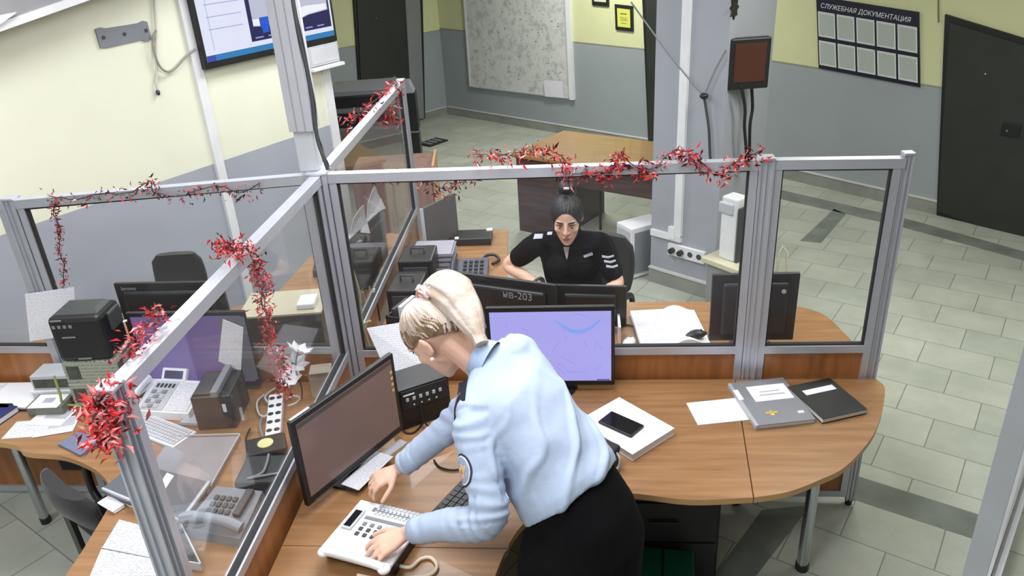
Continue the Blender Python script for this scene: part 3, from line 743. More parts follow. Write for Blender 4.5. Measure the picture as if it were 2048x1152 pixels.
for i, m_ in ((1, LGREY), (2, LGREY), (3, LGREY)): edge(qs[i], qs[(i+1) % 4], .018, 'frame_edge', m_, .04)
mb = MB(); qr = [BW.hit(x, y, .0) for x, y in ((1131, -80), (1139, -80), (1151, 199), (1143, 198))]; mb.slab([p[:] for p in qr], BW.n, .045); mb.build('side_rail', WHITE, t)
def on_quad(q, u, v): return q[3]*(1-u)*(1-v)+q[2]*u*(1-v)+q[1]*u*v+q[0]*(1-u)*v
random.seed(11)
mb = MB()
for k in range(150):
    u, v = random.uniform(.06, .94), random.uniform(.08, .95); a_ = random.uniform(-.5, .5); l = random.uniform(.008, .035)
    p = on_quad(qs, u, v)+BW.n*.001; d = BW.x*(-1 if V(0, 0, 1).cross(BW.n).dot(BW.x) < 0 else 1)
    e = d*math.cos(a_)*l+V(0, 0, math.sin(a_)*l)
    mb.bar(p, p+e, .0015, random.choice((.004, .006, .009)), up=V(0, 0, 1))
mb.build('marker_marking', mat('marker_ink', srgb(120, 122, 124)), t)['kind'] = 'stuff'
q = [BW.hit(x, y, .05) for x, y in ((1087, 160), (1125, 163), (1128, 196), (1090, 193))]
n_ = tag(MB().slab([p[:] for p in q], BW.n, .002).build('note_sheet', PAPER_Z), 'white note sheet stuck on the lower corner of the whiteboard', 'paper')
# framed notices
FR = mat('frame_black', srgb(34, 36, 34), rough=.4)
def framed(label, pxs, paper):
    t = thing('framed_notice', label, 'picture frame'); q = [BW.hit(x, y, .0) for x, y in pxs]
    mb = MB(); mb.slab([p[:] for p in q], BW.n, .02); mb.build('frame', FR, t)
    c = sum(q, V(0, 0, 0))/4; qi = [c+(p-c)*.72 for p in q]
    mb = MB(); mb.slab([(p+BW.n*.02)[:] for p in qi], BW.n, .003); mb.build('sheet', paper, t)
    mb = MB()
    for k, (v0, v1, ua, ub) in enumerate(((.70, .76, .25, .75), (.52, .54, .2, .8), (.44, .46, .25, .75), (.36, .38, .2, .8), (.2, .23, .3, .7))):
        mb.slab([(on_quad(qi, u, v)+BW.n*.0235)[:] for u, v in ((ua, v0), (ub, v0), (ub, v1), (ua, v1))], BW.n, .0008)
    mb.build('print', mat('print_olive', srgb(110, 112, 60)), t)
framed('yellow certificate in a black frame on the alcove wall', [(1231, 8), (1267, 12), (1268, 63), (1233, 59)], mat('yellow_sheet', srgb(206, 210, 96), rough=.7))
framed('pale certificate in a black frame, cut off above the yellow one', [(1184, -50), (1218, -47), (1219, 13), (1186, 10)], mat('pale_sheet', srgb(200, 205, 180), rough=.7))
# notice board
q = RW.quad([(1634, -8), (1839, 24), (1841, 174), (1639, 136)], 0.0)
t = thing('notice_board', 'navy notice board with a white heading and ten clear pockets of documents', 'notice board')
mb = MB(); mb.slab([p[:] for p in q], RW.n, .015); mb.build('board', mat('navy_board', srgb(22, 24, 46), rough=.4), t)
for r_ in range(2):
    for c_ in range(5):
        u0, u1 = .015+c_*.198, .015+c_*.198+.178; v1 = .80 if r_ == 0 else .40; v0 = v1-.345
        k = [(on_quad(q, u, v)+RW.n*.0152) for u, v in ((u0, v0), (u1, v0), (u1, v1), (u0, v1))]
        mb = MB(); mb.slab([p[:] for p in k], RW.n, .004); pk = mb.build('pocket', mat('pocket_rim', srgb(206, 212, 210), rough=.4), t)
        c0_ = sum(k, V(0, 0, 0))/4; ki = [c0_+(p-c0_)*.84+RW.n*.0042 for p in k]
        mb = MB(); mb.slab([p[:] for p in ki], RW.n, .0008); mb.build('document', mat_written('doc_sheet', srgb(188, 196, 192), srgb(150, 158, 154), 120, .6, 'Z') if 'doc_sheet' not in MATS else MATS['doc_sheet'], pk)
xd = (q[1]-q[0]).normalized(); yd = RW.n.cross(xd).normalized()
Mx = Matrix.Identity(4); o_ = on_quad(q, .04, .855)+RW.n*.0155
for i in range(3): Mx[i][0] = xd[i]; Mx[i][1] = yd[i]; Mx[i][2] = RW.n[i]; Mx[i][3] = o_[i]
text_mesh('СЛУЖЕБНАЯ ДОКУМЕНТАЦИЯ', (q[1]-q[0]).length*.0585, mat('heading_white', srgb(225, 228, 232)), t, Mx, 'heading')
tag(MB().tube([RW.hit(1876, -30, .006), RW.hit(1877, 45, .006)], .006, 6).build('wall_wire', mat('wire_olive', srgb(120, 120, 90))), 'short dark wire running down the yellow wall left of the dark door', 'wire')
# things on the column
def cpx(x, y, off=.0): return CW.hit(x, y, off)
a, b = cpx(1370, -40, .0), cpx(1376, 478, .0)
t = thing('cable_conduit', 'white cable conduit down the column face, turning left to the sockets', 'conduit')
xv = ((cpx(1369, 200)-CW.a).dot(CW.x)); zb = cpx(1376, 478).z
dx_ = CW.x
mb = MB(); wall_box(CW, xv-.03, xv+.03, zb, ZC, .03, mb); mb.build('upright_duct', WHITE, t)
zh = cpx(1330, 478).z
mb = MB(); wall_box(CW, 0.01, xv+.03, zb-.035, zb+.012, .028, mb); mb.build('level_duct', WHITE, t)
mb = MB(); wall_box(CW, xv-.075, xv-.02, zb-.02, zb+.075, .036, mb); mb.build('corner_cover', WHITE, t)
t = thing('socket_block', 'white block of power sockets with two black plugs low on the column', 'socket')
us, zs_ = CW.uz(1340, 494); ue, ze = CW.uz(1412, 516)
zm = (zs_+ze)/2
mb = MB(); wall_box(CW, us, ue, zm-.045, zm+.045, .03, mb); mb.build('face_plate', WHITE, t)
for k in range(4):
    q_ = CW.pt(us+(ue-us)*(.14+k*.24), zm, .03); Mk = CW.M(us+(ue-us)*(.14+k*.24), zm, .03)
    mb = MB(Mk)
    if k < 2: mb.cyl((0, 0, 0), .022, .035, 14); mb.build('plug', BLACK, t)
    else: mb.cyl((0, 0, -.002), .022, .004, 14); mb.build('socket_hole', GREY_DK, t)
# hanging cords
jn = cpx(1408, 192, .05)
t = thing('forked_cable', 'thin grey cord forming a V in front of the column, knotted at its fork', 'cord')
mb = MB(); mb.tube(bez([cpx(1262, 4, .25), cpx(1330, 98, .15), cpx(1380, 160, .08), jn], 4), .006, 6); mb.build('strand', GREY, t)
mb = MB(); mb.tube([jn, cpx(1430, 140, .05), cpx(1452, 100, .05)], .006, 6); mb.build('strand', GREY, t)
mb = MB(); mb.tube(bez([jn, cpx(1414, 230, .04), cpx(1418, 262, .04), cpx(1420, 310, .04), cpx(1424, 345, .04)], 4), .010, 6); mb.build('strand', GREY_DK, t)
mb = MB(); mb.ball(jn, .03, .03, .022, 12, 8); mb.build('knot', BLACK, t)
# star ornament and the small screen on the column's right face
mb = MB(CR.M((CR.hit(1467, 15)-CR.a).dot(CR.x), CR.hit(1467, 15).z, .0)); pts = []
for k in range(16):
    r_ = .075 if k % 2 == 0 else .045; pts.append((math.cos(k*PI/8)*r_*.7, math.sin(k*PI/8)*r_))
mb.prism(pts, 0, .012); tag(mb.build('star_ornament', BLACK), 'small black star-shaped ornament high on the column side', 'ornament')
qc = CR.hit(1500, 128, .10)
ang = math.atan2((CAM-qc).y, (CAM-qc).x)+PI/2+.35
t = thing('small_monitor', 'small black square monitor bracketed to the column side, dim reddish screen', 'monitor', M=T(qc.x, qc.y, qc.z) @ R(ang, 'Z'))
mb = MB(); mb.box(-.135, .135, 0, .07, -.165, .165, .008); mb.build('housing', BLACK, t)
mb = MB(); mb.box(-.105, .105, -.003, .002, -.115, .135); mb.build('screen', mat('screen_rust', srgb(66, 42, 34), rough=.2, emit=srgb(110, 62, 44), estr=.12), t)
mb = MB(); mb.box(-.03, .03, .06, .16, -.03, .03); mb.build('bracket', BLACK, t)
for lab, xs in (('left of the two black cables under the small column monitor', [(1482, 172), (1490, 215), (1489, 255), (1493, 310), (1490, 340)]), ('right of the two black cables under the small column monitor', [(1503, 172), (1505, 215), (1500, 250), (1499, 300), (1497, 335)])):
    tag(MB().tube(bez([CR.hit(x, y, .09) for x, y in xs], 5), .011, 8).build('monitor_cable', BLACK), lab, 'cable')
# white stand and cream block behind the post
pb = P(1478, 585, 0)
t = thing('white_dispenser', 'tall white dispenser on a cream block beside the column, behind the grooved post', 'dispenser', (2.16, 2.02, 0), -.85)
mb = MB(); mb.box(-.13, .13, -.11, .11, 0, .40, .006); mb.build('block', mat('beige_block', srgb(140, 142, 140)), t)
mb = MB(); mb.box(-.16, .16, -.14, .14, .40, .44, .006); mb.build('top_slab', mat('cream_slab', srgb(206, 202, 176)), t)
mb = MB(); mb.box(-.075, .06, -.06, .06, .44, .90, .012); mb.build('column', WHITE, t)
mb = MB(); mb.box(-.09, .03, -.075, .0, .78, .86, .01); mb.build('head', LGREY, t)
mb = MB(); mb.box(.065, .085, -.06, .05, .44, .84, .004); mb.build('side_slot', GREY_DK, t)
t = thing('wire_rack', 'cream wire hoop standing just right of the grooved post in the corridor', 'rack', P(1552, 565, 0))
mb = MB(); mb.tube([(0, 0, 0), (0, 0, .25), (.03, .02, .30), (.06, .0, .26), (.08, 0, 0)], .008, 6); mb.build('hoop', mat('cream_wire', srgb(205, 200, 178)), t)
# pc tower
o0, o1 = V(1.385, 2.77, 0), V(1.50, 2.585, 0)
t = thing('computer_tower', 'white computer tower on the floor against the column', 'computer', M=frame(o0, o1))
mb = MB(); mb.box(0, .205, 0, .32, .01, .44, .006); mb.build('case', WHITE, t)
mb = MB(); mb.box(.02, .185, -.006, .002, .05, .41); mb.box(.03, .175, -.009, 0, .33, .34); mb.build('front_panel', LGREY, t)
mb = MB(); mb.box(.207, .210, .03, .29, .05, .40); mb.build('side_panel', GREY, t)
mb = MB(); mb.box(.09, .10, -.012, 0, .08, .26); mb.build('vent_strip', GREY_DK, t)
# copier group in the alcove
t = thing('copier', 'grey and black office copier in front of the dark alcove door', 'copier', (-1.30, 5.70, 0), .15)
mb = MB(); mb.box(-.40, .34, -.3, .3, 0.03, .86, .01); mb.build('body', mat('copier_grey', srgb(120, 122, 122), rough=.5), t)
mb = MB(); mb.box(-.42, .34, -.32, .3, .86, .99, .012); mb.build('scanner', BLACK, t)
mb = MB(); mb.box(-.40, .33, -.32, .29, .99, 1.05, .01); mb.build('lid', GREY, t)
mb = MB(); mb.box(-.36, .30, -.305, -.298, .64, .80); mb.build('tray', BLACK, t)
mb = MB(); mb.box(-.36, .30, -.306, -.298, .10, .60, .003); mb.build('paper_drawer', mat('copier_drawer', srgb(112, 98, 92), rough=.5), t)
t = thing('turnstile_box', 'tall narrow black box with a silver top between the copier and tiled floor', 'box', (-.79, 5.45, 0), .1)
mb = MB(); mb.box(-.085, .085, -.10, .10, 0, .56, .006); mb.build('lower_body', BLACK, t)
mb = MB(); mb.box(-.09, .09, -.105, .105, .575, 1.0, .006); mb.build('upper_body', BLACK, t)
mb = MB(); mb.box(-.088, .088, -.1, .1, .56, .575); mb.build('joint', GREY, t)
mb = MB(); mb.hexa([(-.08, -.1, 1.0), (.08, -.1, 1.0), (.08, .1, 1.0), (-.08, .1, 1.0)], [(-.05, -.05, 1.10), (.03, -.05, 1.10), (.03, .09, 1.12), (-.05, .09, 1.12)]); mb.build('top_cap', GREY, t)
mb = MB(); mb.ball((-.09, -.1, .58), .022, .022, .022, 10, 6); mb.build('lamp_button', WHITE, t)
t = thing('floor_mat', 'small black rubber mat on the tiles beside the tall black box', 'mat', P(848, 292, 0), .95)
mb = MB(); mb.box(0, .34, -.12, .12, 0, .02, .004); mb.build('pad', BLACK_M, t)
mb = MB(); [mb.box(.04+k*.09, .09+k*.09, -.08, .08, .02, .024) for k in range(3)]; mb.build('ribs', GREY, t)
t = thing('low_cabinet', 'low brown wooden cabinet seen through the far divider below the copier', 'cabinet', (-.44, 2.98, 0), .12)
BRN = mat_wood('reddish_wood', srgb(150, 122, 114), srgb(128, 100, 94), stretch=(8, 8, 1))
mb = MB(); mb.box(-.30, .34, -.22, .22, 0, .93, .004); mb.build('body', BRN, t)
for k in (0, 1):
    mb = MB(); mb.box(-.29+k*.315, .015+k*.315, -.238, -.222, .04, .90, .004); d_ = mb.build('door', BRN, t)
    mb = MB(); mb.cyl((-.01+k*.06, -.262, .52), .012, .024, 10, axis='y'); mb.build('knob', CHROME, d_)
mb = MB(); mb.box(.342, .36, -.24, .22, 0, .95); mb.build('side_board', mat('pine_edge', srgb(196, 152, 110)), t)
t = thing('speaker_cabinet', 'black speaker cabinet on the floor by the black door edge in the alcove', 'speaker', (1.70, 4.95, 0), -.65)
mb = MB(); mb.box(-.13, .13, -.13, .13, 0, .36, .008); mb.build('case', BLACK, t)
mb = MB(); mb.cyl((0, -.14, .13), .085, .012, 20, axis='y'); mb.cyl((0, -.14, .28), .045, .012, 16, axis='y'); mb.build('cone', BLACK_M, t)
# ------------------------------------------------------------------ office chairs
def office_chair(label, x, y, rz, seat_z=.46, back_top=.98, back_w=.44, arms=True, fab=None):
    """faces -y"""
    fab = fab or FABRIC
    t = thing('office_chair', label, 'chair', (x, y, 0), rz)
    mb = MB(); mb.box(-.235, .235, -.23, .22, seat_z-.07, seat_z, .03); mb.build('seat', fab, t)
    rings = []
    for k in range(9):
        z = seat_z+.10+(back_top-seat_z-.10)*k/8; f = k/8; wv = back_w/2*(1-.10*(2*f-1)**2 - (.18 if k == 8 else 0) - (.10 if k == 0 else 0)); ring = []
        n = 16
        for i in range(n):
            a = 2*PI*i/n; xx = math.copysign(abs(math.cos(a))**.55, math.cos(a))*wv; yy = math.copysign(abs(math.sin(a))**.7, math.sin(a))*.028
            ring.append((xx, .235+.05*f-.09*(xx/.22)**2*.5+yy+.03*math.sin(PI*f), z))
        rings.append(ring)
    mb = MB(); mb.loft(rings); mb.build('backrest', fab, t)
    mb = MB(); mb.bar((0, .15, seat_z-.08), (0, .27, seat_z-.06), .06, .02); mb.bar((0, .285, seat_z-.07), (0, .29, seat_z+.3), .06, .02, up=(0, 1, 0)); mb.build('back_bracket', BLACK, t)
    if arms:
        for s in (-1, 1):
            mb = MB(); mb.tube(bez([(s*.22, .08, seat_z-.05), (s*.29, .08, seat_z+.02), (s*.295, .06, seat_z+.17), (s*.29, -.02, seat_z+.205), (s*.285, -.16, seat_z+.20), (s*.27, -.20, seat_z+.14)], 5), .018, 8); mb.build('armrest', BLACK, t)
    mb = MB(); mb.cyl((0, 0, .10), .028, seat_z-.17, 14); mb.build('gas_lift', BLACK, t)
    bs_ = None
    mb = MB(); mb.cyl((0, 0, .07), .05, .06, 14)
    for k in range(5):
        a = 2*PI*k/5; mb.bar((math.cos(a)*.03, math.sin(a)*.03, .10), (math.cos(a)*.29, math.sin(a)*.29, .075), .04, .025)
    b_ = mb.build('star_base', BLACK, t)
    for k in range(5):
        a = 2*PI*k/5; mb = MB(); mb.ball((math.cos(a)*.29, math.sin(a)*.29, .03), .03, .03, .03, 12, 8); mb.build('caster', BLACK, b_)
    return t
FABRIC = mat('black_fabric', (.016, .016, .018), rough=.85, noise=.25, nscale=60, bump=.15, bscale=400, sheen=.2)
FABRIC2 = mat('dark_fabric', (.03, .034, .034), rough=.6, noise=.25, nscale=30)
office_chair('black office chair the seated officer sits on', 1.10, 1.12, -.42, .46, .92, .50)
office_chair('black office chair pushed under the left desk, seen below its curved edge', -.87, -.535, 2.58, .43, .735, .46)
office_chair('black office chair whose rounded top shows behind the left divider', -1.44, .98, .1, .45, .89, .34)

# ------------------------------------------------------------------ things on the corner desk
def flat_book(name, label, cat, ca, cb, cc, z0, th, cover, pages=None, cov_t=.003, group=None):
    a, ang, w, d = corners(ca, cb, cc, z0+th)
    t = thing(name, label, cat, (a.x, a.y, z0), ang, group)
    mb = MB(); mb.box(0, w, min(0, d), max(0, d), th-cov_t, th, .001); mb.build('front_cover', cover, t)
    mb = MB(); mb.box(0, w, min(0, d), max(0, d), 0, cov_t, .001); mb.build('back_cover', cover, t)
    s = 1 if d > 0 else -1
    mb = MB(); mb.box(.004, w-.004, min(.004*s, d-.004*s), max(.004*s, d-.004*s), cov_t, th-cov_t); mb.build('pages', pages or PAGES, t)
    return t, w, d
def sheet(name, label, ca, cb, cc, z, m=PAPER, t_=.0012, rot=0.0, group=None, cat='paper'):
    a, ang, w, d = corners(ca, cb, cc, z)
    mb = MB(); mb.box(0, w, min(0, d), max(0, d), 0, t_); o = mb.build(name, m)
    o.location = (a.x, a.y, z-t_); o.rotation_euler = (0, 0, ang+rot); tag(o, label, cat, group); return o
ZS = ZD+.0005
# large white phone
a, ang, w, d = corners((638, 1106), (776, 1143), (816, 1022), ZD+.055)
t = thing('desk_phone', 'large white system phone with a black display under the officer\'s hands', 'phone', (a.x, a.y, ZS), ang)
t_phone = t
DKEY = mat('key_grey', srgb(120, 124, 132), rough=.5)
mb = MB(); mb.hexa([(0.0, .035, 0), (w, .035, 0), (w, d, 0), (0, d, 0)], [(0.0, 0.0, .052), (w, 0, .052), (w, d, .040), (0, d, .040)]); mb.build('base', BLACK, t)
KP = T(0, 0, 0) @ R(-math.atan2(.012, d), 'X')
def top(zz): return .055
mb = MB(T(0, 0, .052) @ KP); mb.box(-.004, w+.004, -.006, d+.004, 0, .014, .005); mb.build('top_plate', WHITE, t)
mb = MB(T(0, 0, .066) @ KP); mb.box(.008, w*.62, .012, .030, 0, .003); mb.build('front_ledge', LGREY, t)
mb = MB(T(0, 0, .066) @ KP); mb.box(.012, .052, .12, .225, 0, .008, .003); dsp = mb.build('display_frame', LGREY, t)
mb = MB(T(0, 0, .074) @ KP); mb.box(.018, .044, .13, .215, 0, .0015); mb.build('display', SCR_OFF, dsp)
kb_ = thing('keypad', None, None); kb_.parent = t
random.seed(5)
for r_ in range(3):
    for c_ in range(4):
        mb = MB(T(0, 0, .066) @ KP); x0 = .075+c_*.030; y0 = .105+r_*.026; mb.box(x0, x0+.014, y0, y0+.016, 0, .005, .001); mb.build('key', GREY_DK if r_ < 2 else DKEY, kb_)
mb = MB(T(0, 0, .066) @ KP); mb.box(.065, w-.015, .19, .205, 0, .0022); mb.build('label_strip', DKEY, t)
mb = MB(T(0, 0, .066) @ KP)
for r_ in range(3):
    for c_ in range(11): mb.box(.085+c_*.0165, .096+c_*.0165, .222+r_*.020, .236+r_*.020, 0, .004)
mb.build('button_rows', LGREY, t)
mb = MB(T(0, 0, .066) @ KP); mb.box(.07, w-.02, d-.042, d-.022, 0, .0022); mb.build('label_strip', DKEY, t)
# handset held at the back of the phone, and its cord
h0, h1 = P(648, 1103, ZD+.086), P(768, 1137, ZD+.086)
hd_ = thing('phone_handset', 'white handset lying along the front edge of the large white phone', 'handset', (0, 0, 0))
dirh = (h1-h0).normalized()
mb = MB(); mb.tube(bez([h0, h0+dirh*.04+V(0, 0, .006), (h0+h1)/2+V(0, 0, .008), h1-dirh*.04+V(0, 0, .006), h1], 5), [.016]*3+[.0145]*15+[.016]*3, 10); mb.build('grip', WHITE, hd_)
for q_ in (h0, h1):
    mb = MB(); mb.ball(q_-V(0, 0, .002), .023, .023, .014, 14, 8); mb.build('ear_cup', WHITE, hd_)
mb = MB()
cpts = bez([P(775, 1122, ZD+.012), P(800, 1132, ZD+.008), P(822, 1134, ZD+.008), P(842, 1118, ZD+.008), P(862, 1116, ZD+.008), P(874, 1132, ZD+.008), P(862, 1148, ZD+.008), P(820, 1156, ZD+.008), P(760, 1158, ZD+.008), P(715, 1150, ZD+.008)], 12)
mb.tube(cpts, .0065, 8)
o = mb.build('phone_cord', mat('cream_cord', srgb(226, 214, 190), rough=.5), t_phone); o.matrix_parent_inverse = (T(t_phone.location.x, t_phone.location.y, t_phone.location.z) @ R(t_phone.rotation_euler.z, 'Z')).inverted()
# note cards behind the phone
sheet('note_card', 'written white note card lying between the phone and the brown-screen monitor', (682, 968), (752, 902), (764, 935), ZD+.03, PAPER_X)
o = bpy.data.objects['note_card']; o.data.transform(Matrix.Identity(4))
mb = MB(); mb.box(.0, .11, .005, .075, 0, .027, .002)
a_, an_, w_, d_ = corners((690, 972), (750, 912), (760, 932), ZD+.02)
mb = MB(); mb.box(0, w_, min(0, d_), max(0, d_), 0, .0275, .003); o = mb.build('card_box', GREY_DK); o.location = (a_.x, a_.y, ZS); o.rotation_euler = (0, 0, an_); tag(o, 'dark grey box holding up the written note card', 'box')
sheet('paper_slip', 'blank grey slip on the desk at the foot of the brown-screen monitor', (762, 906), (800, 878), (808, 890), ZD+.002, mat('slip_grey', srgb(170, 172, 178)))
# black keyboard
a, ang, w, d = corners((838, 1044), (938, 940), (990, 985), ZD+.022)
def keyboard(label, a, ang, w, d, body, key, rows=5, cols=15, zb=ZS, h=.020, group=None):
    t = thing('keyboard', label, 'keyboard', (a.x, a.y, zb), ang, group)
    s = 1 if d > 0 else -1; d = abs(d)
    M0 = T(0, 0, 0) if s > 0 else T(0, -d, 0)
    mb = MB(M0); mb.box(0, w, 0, d, 0, h*.7, .004); mb.build('base', body, t)
    kw = (w-.02)/cols; kh = (d-.02)/rows
    for r_ in range(rows):
        mb = MB(M0); c = 0
        while c < cols:
            L_ = 1
            if r_ == 0 and c == 4: L_ = min(5, cols-c)
            if c in (cols-4,): c += 0
            mb.box(.010+c*kw+.0012, .010+(c+L_)*kw-.0012, .010+r_*kh+.0015, .010+(r_+1)*kh-.0015, h*.7, h, .001); c += L_
        mb.build('key_row', key, t)
    return t
keyboard('black keyboard partly under the leaning officer\'s left sleeve', a, ang, .43, -.15, BLACK, mat('key_black', srgb(46, 50, 50), rough=.5))
# mouse cable
tag(MB().tube(bez([P(868, 920, ZD+.006), P(880, 934, ZD+.006), P(905, 940, ZD+.006), P(930, 936, ZD+.006)], 6), .004, 6).build('mouse_cable', BLACK), 'thin dark cable curving under the leaning officer\'s left sleeve', 'cable')
tag(MB().tube(bez([P(800, 856, ZD+.006), P(815, 866, ZD+.006), P(832, 862, ZD+.006), P(850, 840, ZD+.006)], 6), .004, 6).build('power_cable', BLACK), 'black cable on the desk below the black radio set', 'cable')
t, w, d = flat_book('notebook', 'thin white notebook with a dark back cover under the leaning officer\'s chest', 'notebook', (975, 1004), (1024, 996), (1032, 970), ZS, .012, PAPER, BLACK)
# radio set and its papers
rp_ = P(848, 872, ZD); 
a, b = P(806, 862, ZD), P(905, 828, ZD); ang = math.atan2((b-a).y, (b-a).x)
t = thing('radio_set', 'black radio set with rows of small white buttons in front of the leaning officer', 'radio', (a.x, a.y, ZS), ang)
LR = (b-a).length
mb = MB(); mb.box(0, LR, 0, .165, 0, .20, .008); mb.build('case', BLACK, t)
mb = MB(); mb.box(.01, LR-.01, -.004, .004, .10, .19, .002); fp = mb.build('front_panel', BLACK_M, t)
for k in range(6):
    mb = MB(); mb.box(.03+k*.030, .043+k*.030, -.008, -.003, .140, .156, .001); mb.build('button', LGREY, fp)
for k in range(4):
    mb = MB(); mb.box(.06+k*.034, .068+k*.034, -.007, -.003, .112, .119, .001); mb.build('indicator', LGREY, fp)
mb = MB(); mb.box(.02, .07, -.007, -.003, .168, .174); mb.build('name_plate', WHITE, fp)
mb = MB(); mb.tube(bez([(.09, -.012, .12), (.085, -.03, .06), (.10, -.035, .01), (.12, -.04, .008)], 6), .004, 6); mb.build('cord', BLACK, t)
tl, tr_ = PY(733, 656, -.022), PY(800, 645, -.022); br, bl_ = PY(861, 744, -.15), PY(784, 769, -.15)
mb = MB(); nrm = (tr_-tl).cross(bl_-tl).normalized()
mb.slab([bl_[:], br[:], tr_[:], tl[:]], nrm, .002); o = tag(mb.build('document_sheet', PAPER_Z), 'white printed list leaning up against the divider behind the radio set', 'paper')
bb = MB(); bb.slab([(p-V(0, 0, .004)+nrm*(.004 if nrm.y > 0 else -.004))[:] for p in (bl_+(bl_-tl)*.04, br+(br-tr_)*.04, tr_, tl)], nrm, .006 if nrm.y > 0 else -.006); tag(bb.build('document_holder', BLACK), 'black board holding up the white printed list by the centre post', 'holder')
t = thing('pen_cup', 'dark cup of pens behind the divider next to the centre post', 'pen cup', P(745, 640, ZD))
mb = MB(); mb.cyl((0, 0, 0), .045, .10, 18); mb.build('cup', BLACK, t)
for k, (dx, dy, m_) in enumerate(((.02, 0, WHITE), (-.02, .01, BLACK), (.0, .02, mat('pen_amber', srgb(190, 150, 70))), (-.01, -.02, LGREY))):
    mb = MB(); mb.tube([(dx*.4, dy*.4, .04), (dx*1.8, dy*1.8, .19)], .005, 6); mb.build('pen', m_, t)
# stack of white paper, phone and pouch
a, ang, w, d = corners((1265, 908), (1348, 856), (1236, 796), ZD+.035)
t = thing('paper_stack', 'thick white block of paper on the corner desk under the black phone', 'paper', (a.x, a.y, ZS), ang)
mb = MB(); mb.box(0, w, 0, d, 0, .034, .002); mb.build('sheets', [PAPER], t)
mb = MB(); mb.box(-.002, w+.002, -.002, d+.002, .028, .0345, .001); mb.build('cover_sheet', PAPER, t)
mb = MB(); mb.box(-.003, w+.003, -.003, d+.003, 0, .004); mb.build('back_board', mat('pink_board', srgb(214, 188, 186)), t)
a, ang, w, d = corners((1196, 842), (1262, 872), (1280, 846), ZD+.047)
t = thing('smartphone', 'black smartphone lying on the thick white block of paper', 'phone', (a.x, a.y, ZD+.036), ang)
mb = MB(); mb.box(0, w, 0, d, 0, .011, .004); mb.build('case', BLACK, t)
mb = MB(); mb.box(.004, w-.004, .004, d-.004, .011, .0115); mb.build('screen', SCR_OFF, t)
# folders on the end table
a, ang, w, d = corners((1396, 850), (1510, 838), (1490, 794), ZD+.004)
mb = MB(); mb.box(0, w, 0, d, 0, .004); o = mb.build('paper_sheet', PAPER); o.location = (a.x, a.y, ZS); o.rotation_euler = (0, 0, ang); tag(o, 'blank white sheet left of the grey folder on the desk', 'paper')
GF = mat('folder_grey', srgb(132, 134, 140), rough=.4)
t, w, d = flat_book('grey_folder', 'grey folder with a white label and a gold crest on the end table', 'folder', (1517, 851), (1632, 838), (1590, 752), ZS, .022, GF)
mb = MB(); mb.box(-.012, .004, 0, d, 0, .0225, .003); mb.build('spine', mat('spine_light', srgb(176, 178, 184), rough=.4), t)
mb = MB(); mb.box(w*.22, w*.92, d*.50, d*.86, .022, .0228); lb = mb.build('label', PAPER, t)
mb = MB(); mb.box(w*.36, w*.82, d*.62, d*.645, .0228, .0232); mb.box(w*.40, w*.76, d*.70, d*.72, .0228, .0232); mb.build('print', mat('print_grey', srgb(170, 172, 178)), lb)
GOLD = mat('gold_foil', srgb(222, 184, 104), rough=.35, metal=.5)
mb = MB(); mb.ball((w*.36, d*.22, .022), .012, .016, .002, 14, 6); mb.box(w*.36-.026, w*.36+.026, d*.22-.004, d*.22+.012, .022, .0236, .0008); mb.ball((w*.36, d*.22+.017, .022), .006, .006, .002, 8, 5); mb.build('crest', GOLD, t)
mb = MB(); mb.box(w*.80, w*.90, d*.16, d*.21, .022, .0226); mb.build('small_label', PAPER, t)
mb = MB(); mb.box(-.010, .012, d*.58, d*.82, .0225, .0232); mb.build('spine_label', PAPER, t)
t, w, d = flat_book('black_notebook', 'thick black notebook with a white title strip beside the grey folder', 'notebook', (1646, 838), (1735, 818), (1693, 748), ZS, .026, mat('black_leather', (.016, .018, .018), rough=.45, bump=.1, bscale=200))
mb = MB(); mb.box(w*.18, w*.88, d*.66, d*.80, .026, .0268); lb = mb.build('title_strip', PAPER, t)
# ------------------------------------------------------------------ far desk things
ap = P(1283, 690, ZD+.035); 
a, ang, w, d = corners((1283, 690), (1424, 682), (1418, 612), ZD+.035)
t = thing('open_book', 'thick open register with white pages behind the divider, left of the charcoal monitor', 'book', (a.x, a.y, ZS), ang)
mb = MB(); mb.box(-.006, w, -.004, d, 0, .004); mb.build('cover', mat('cover_dark', srgb(90, 92, 96)), t)
mb = MB(); mb.box(0, w*.52, 0, d, .004, .034, .003); mb.build('left_pages', [PAPER], t)
rings = []
for k in range(9):
    f = k/8; x = w*.52+(w*.47)*f; z = .034+.028*math.sin(PI*min(1, f*1.25))*(1-f*.4)-.018*f
    rings.append([(x, 0, .004), (x, d, .004), (x, d, z), (x, 0, z)])
mb = MB(); mb.loft(rings, smooth=False); mb.build('right_pages', PAPER, t)
mb = MB(); mb.box(.01, w*.47, .015, d-.015, .034, .0345); mb.build('writing', PAPER_W, t)
def mouse(label, p, ang, m, s=1.0):
    t = thing('computer_mouse', label, 'mouse', (p.x, p.y, ZS), ang)
    rings = []
    for k in range(9):
        f = k/8; x = (f-.5)*.11*s; r = math.sin(PI*min(.97, max(.03, f)))**.6; rings.append([(x, math.cos(2*PI*i/14)*.031*r*s, max(0, .012+math.sin(2*PI*i/14)*.024*r)*s) for i in range(14)])
    mb = MB(); mb.loft(rings); mb.build('shell', m, t)
    mb = MB(); mb.cyl((.025*s, -.004, .032*s), .007, .008, 10, axis='y'); mb.build('wheel', GREY, t); return t
mouse('black mouse on the corner of the open register', P(1392, 672, ZD+.04)-V(0, 0, 0), .3, BLACK); bpy.context.view_layer.update()
bpy.data.objects['computer_mouse'].location.z = ZD+.036
mouse('white mouse on the far desk right of the lit monitor', P(1258, 690, ZD), 1.2, WHITE)
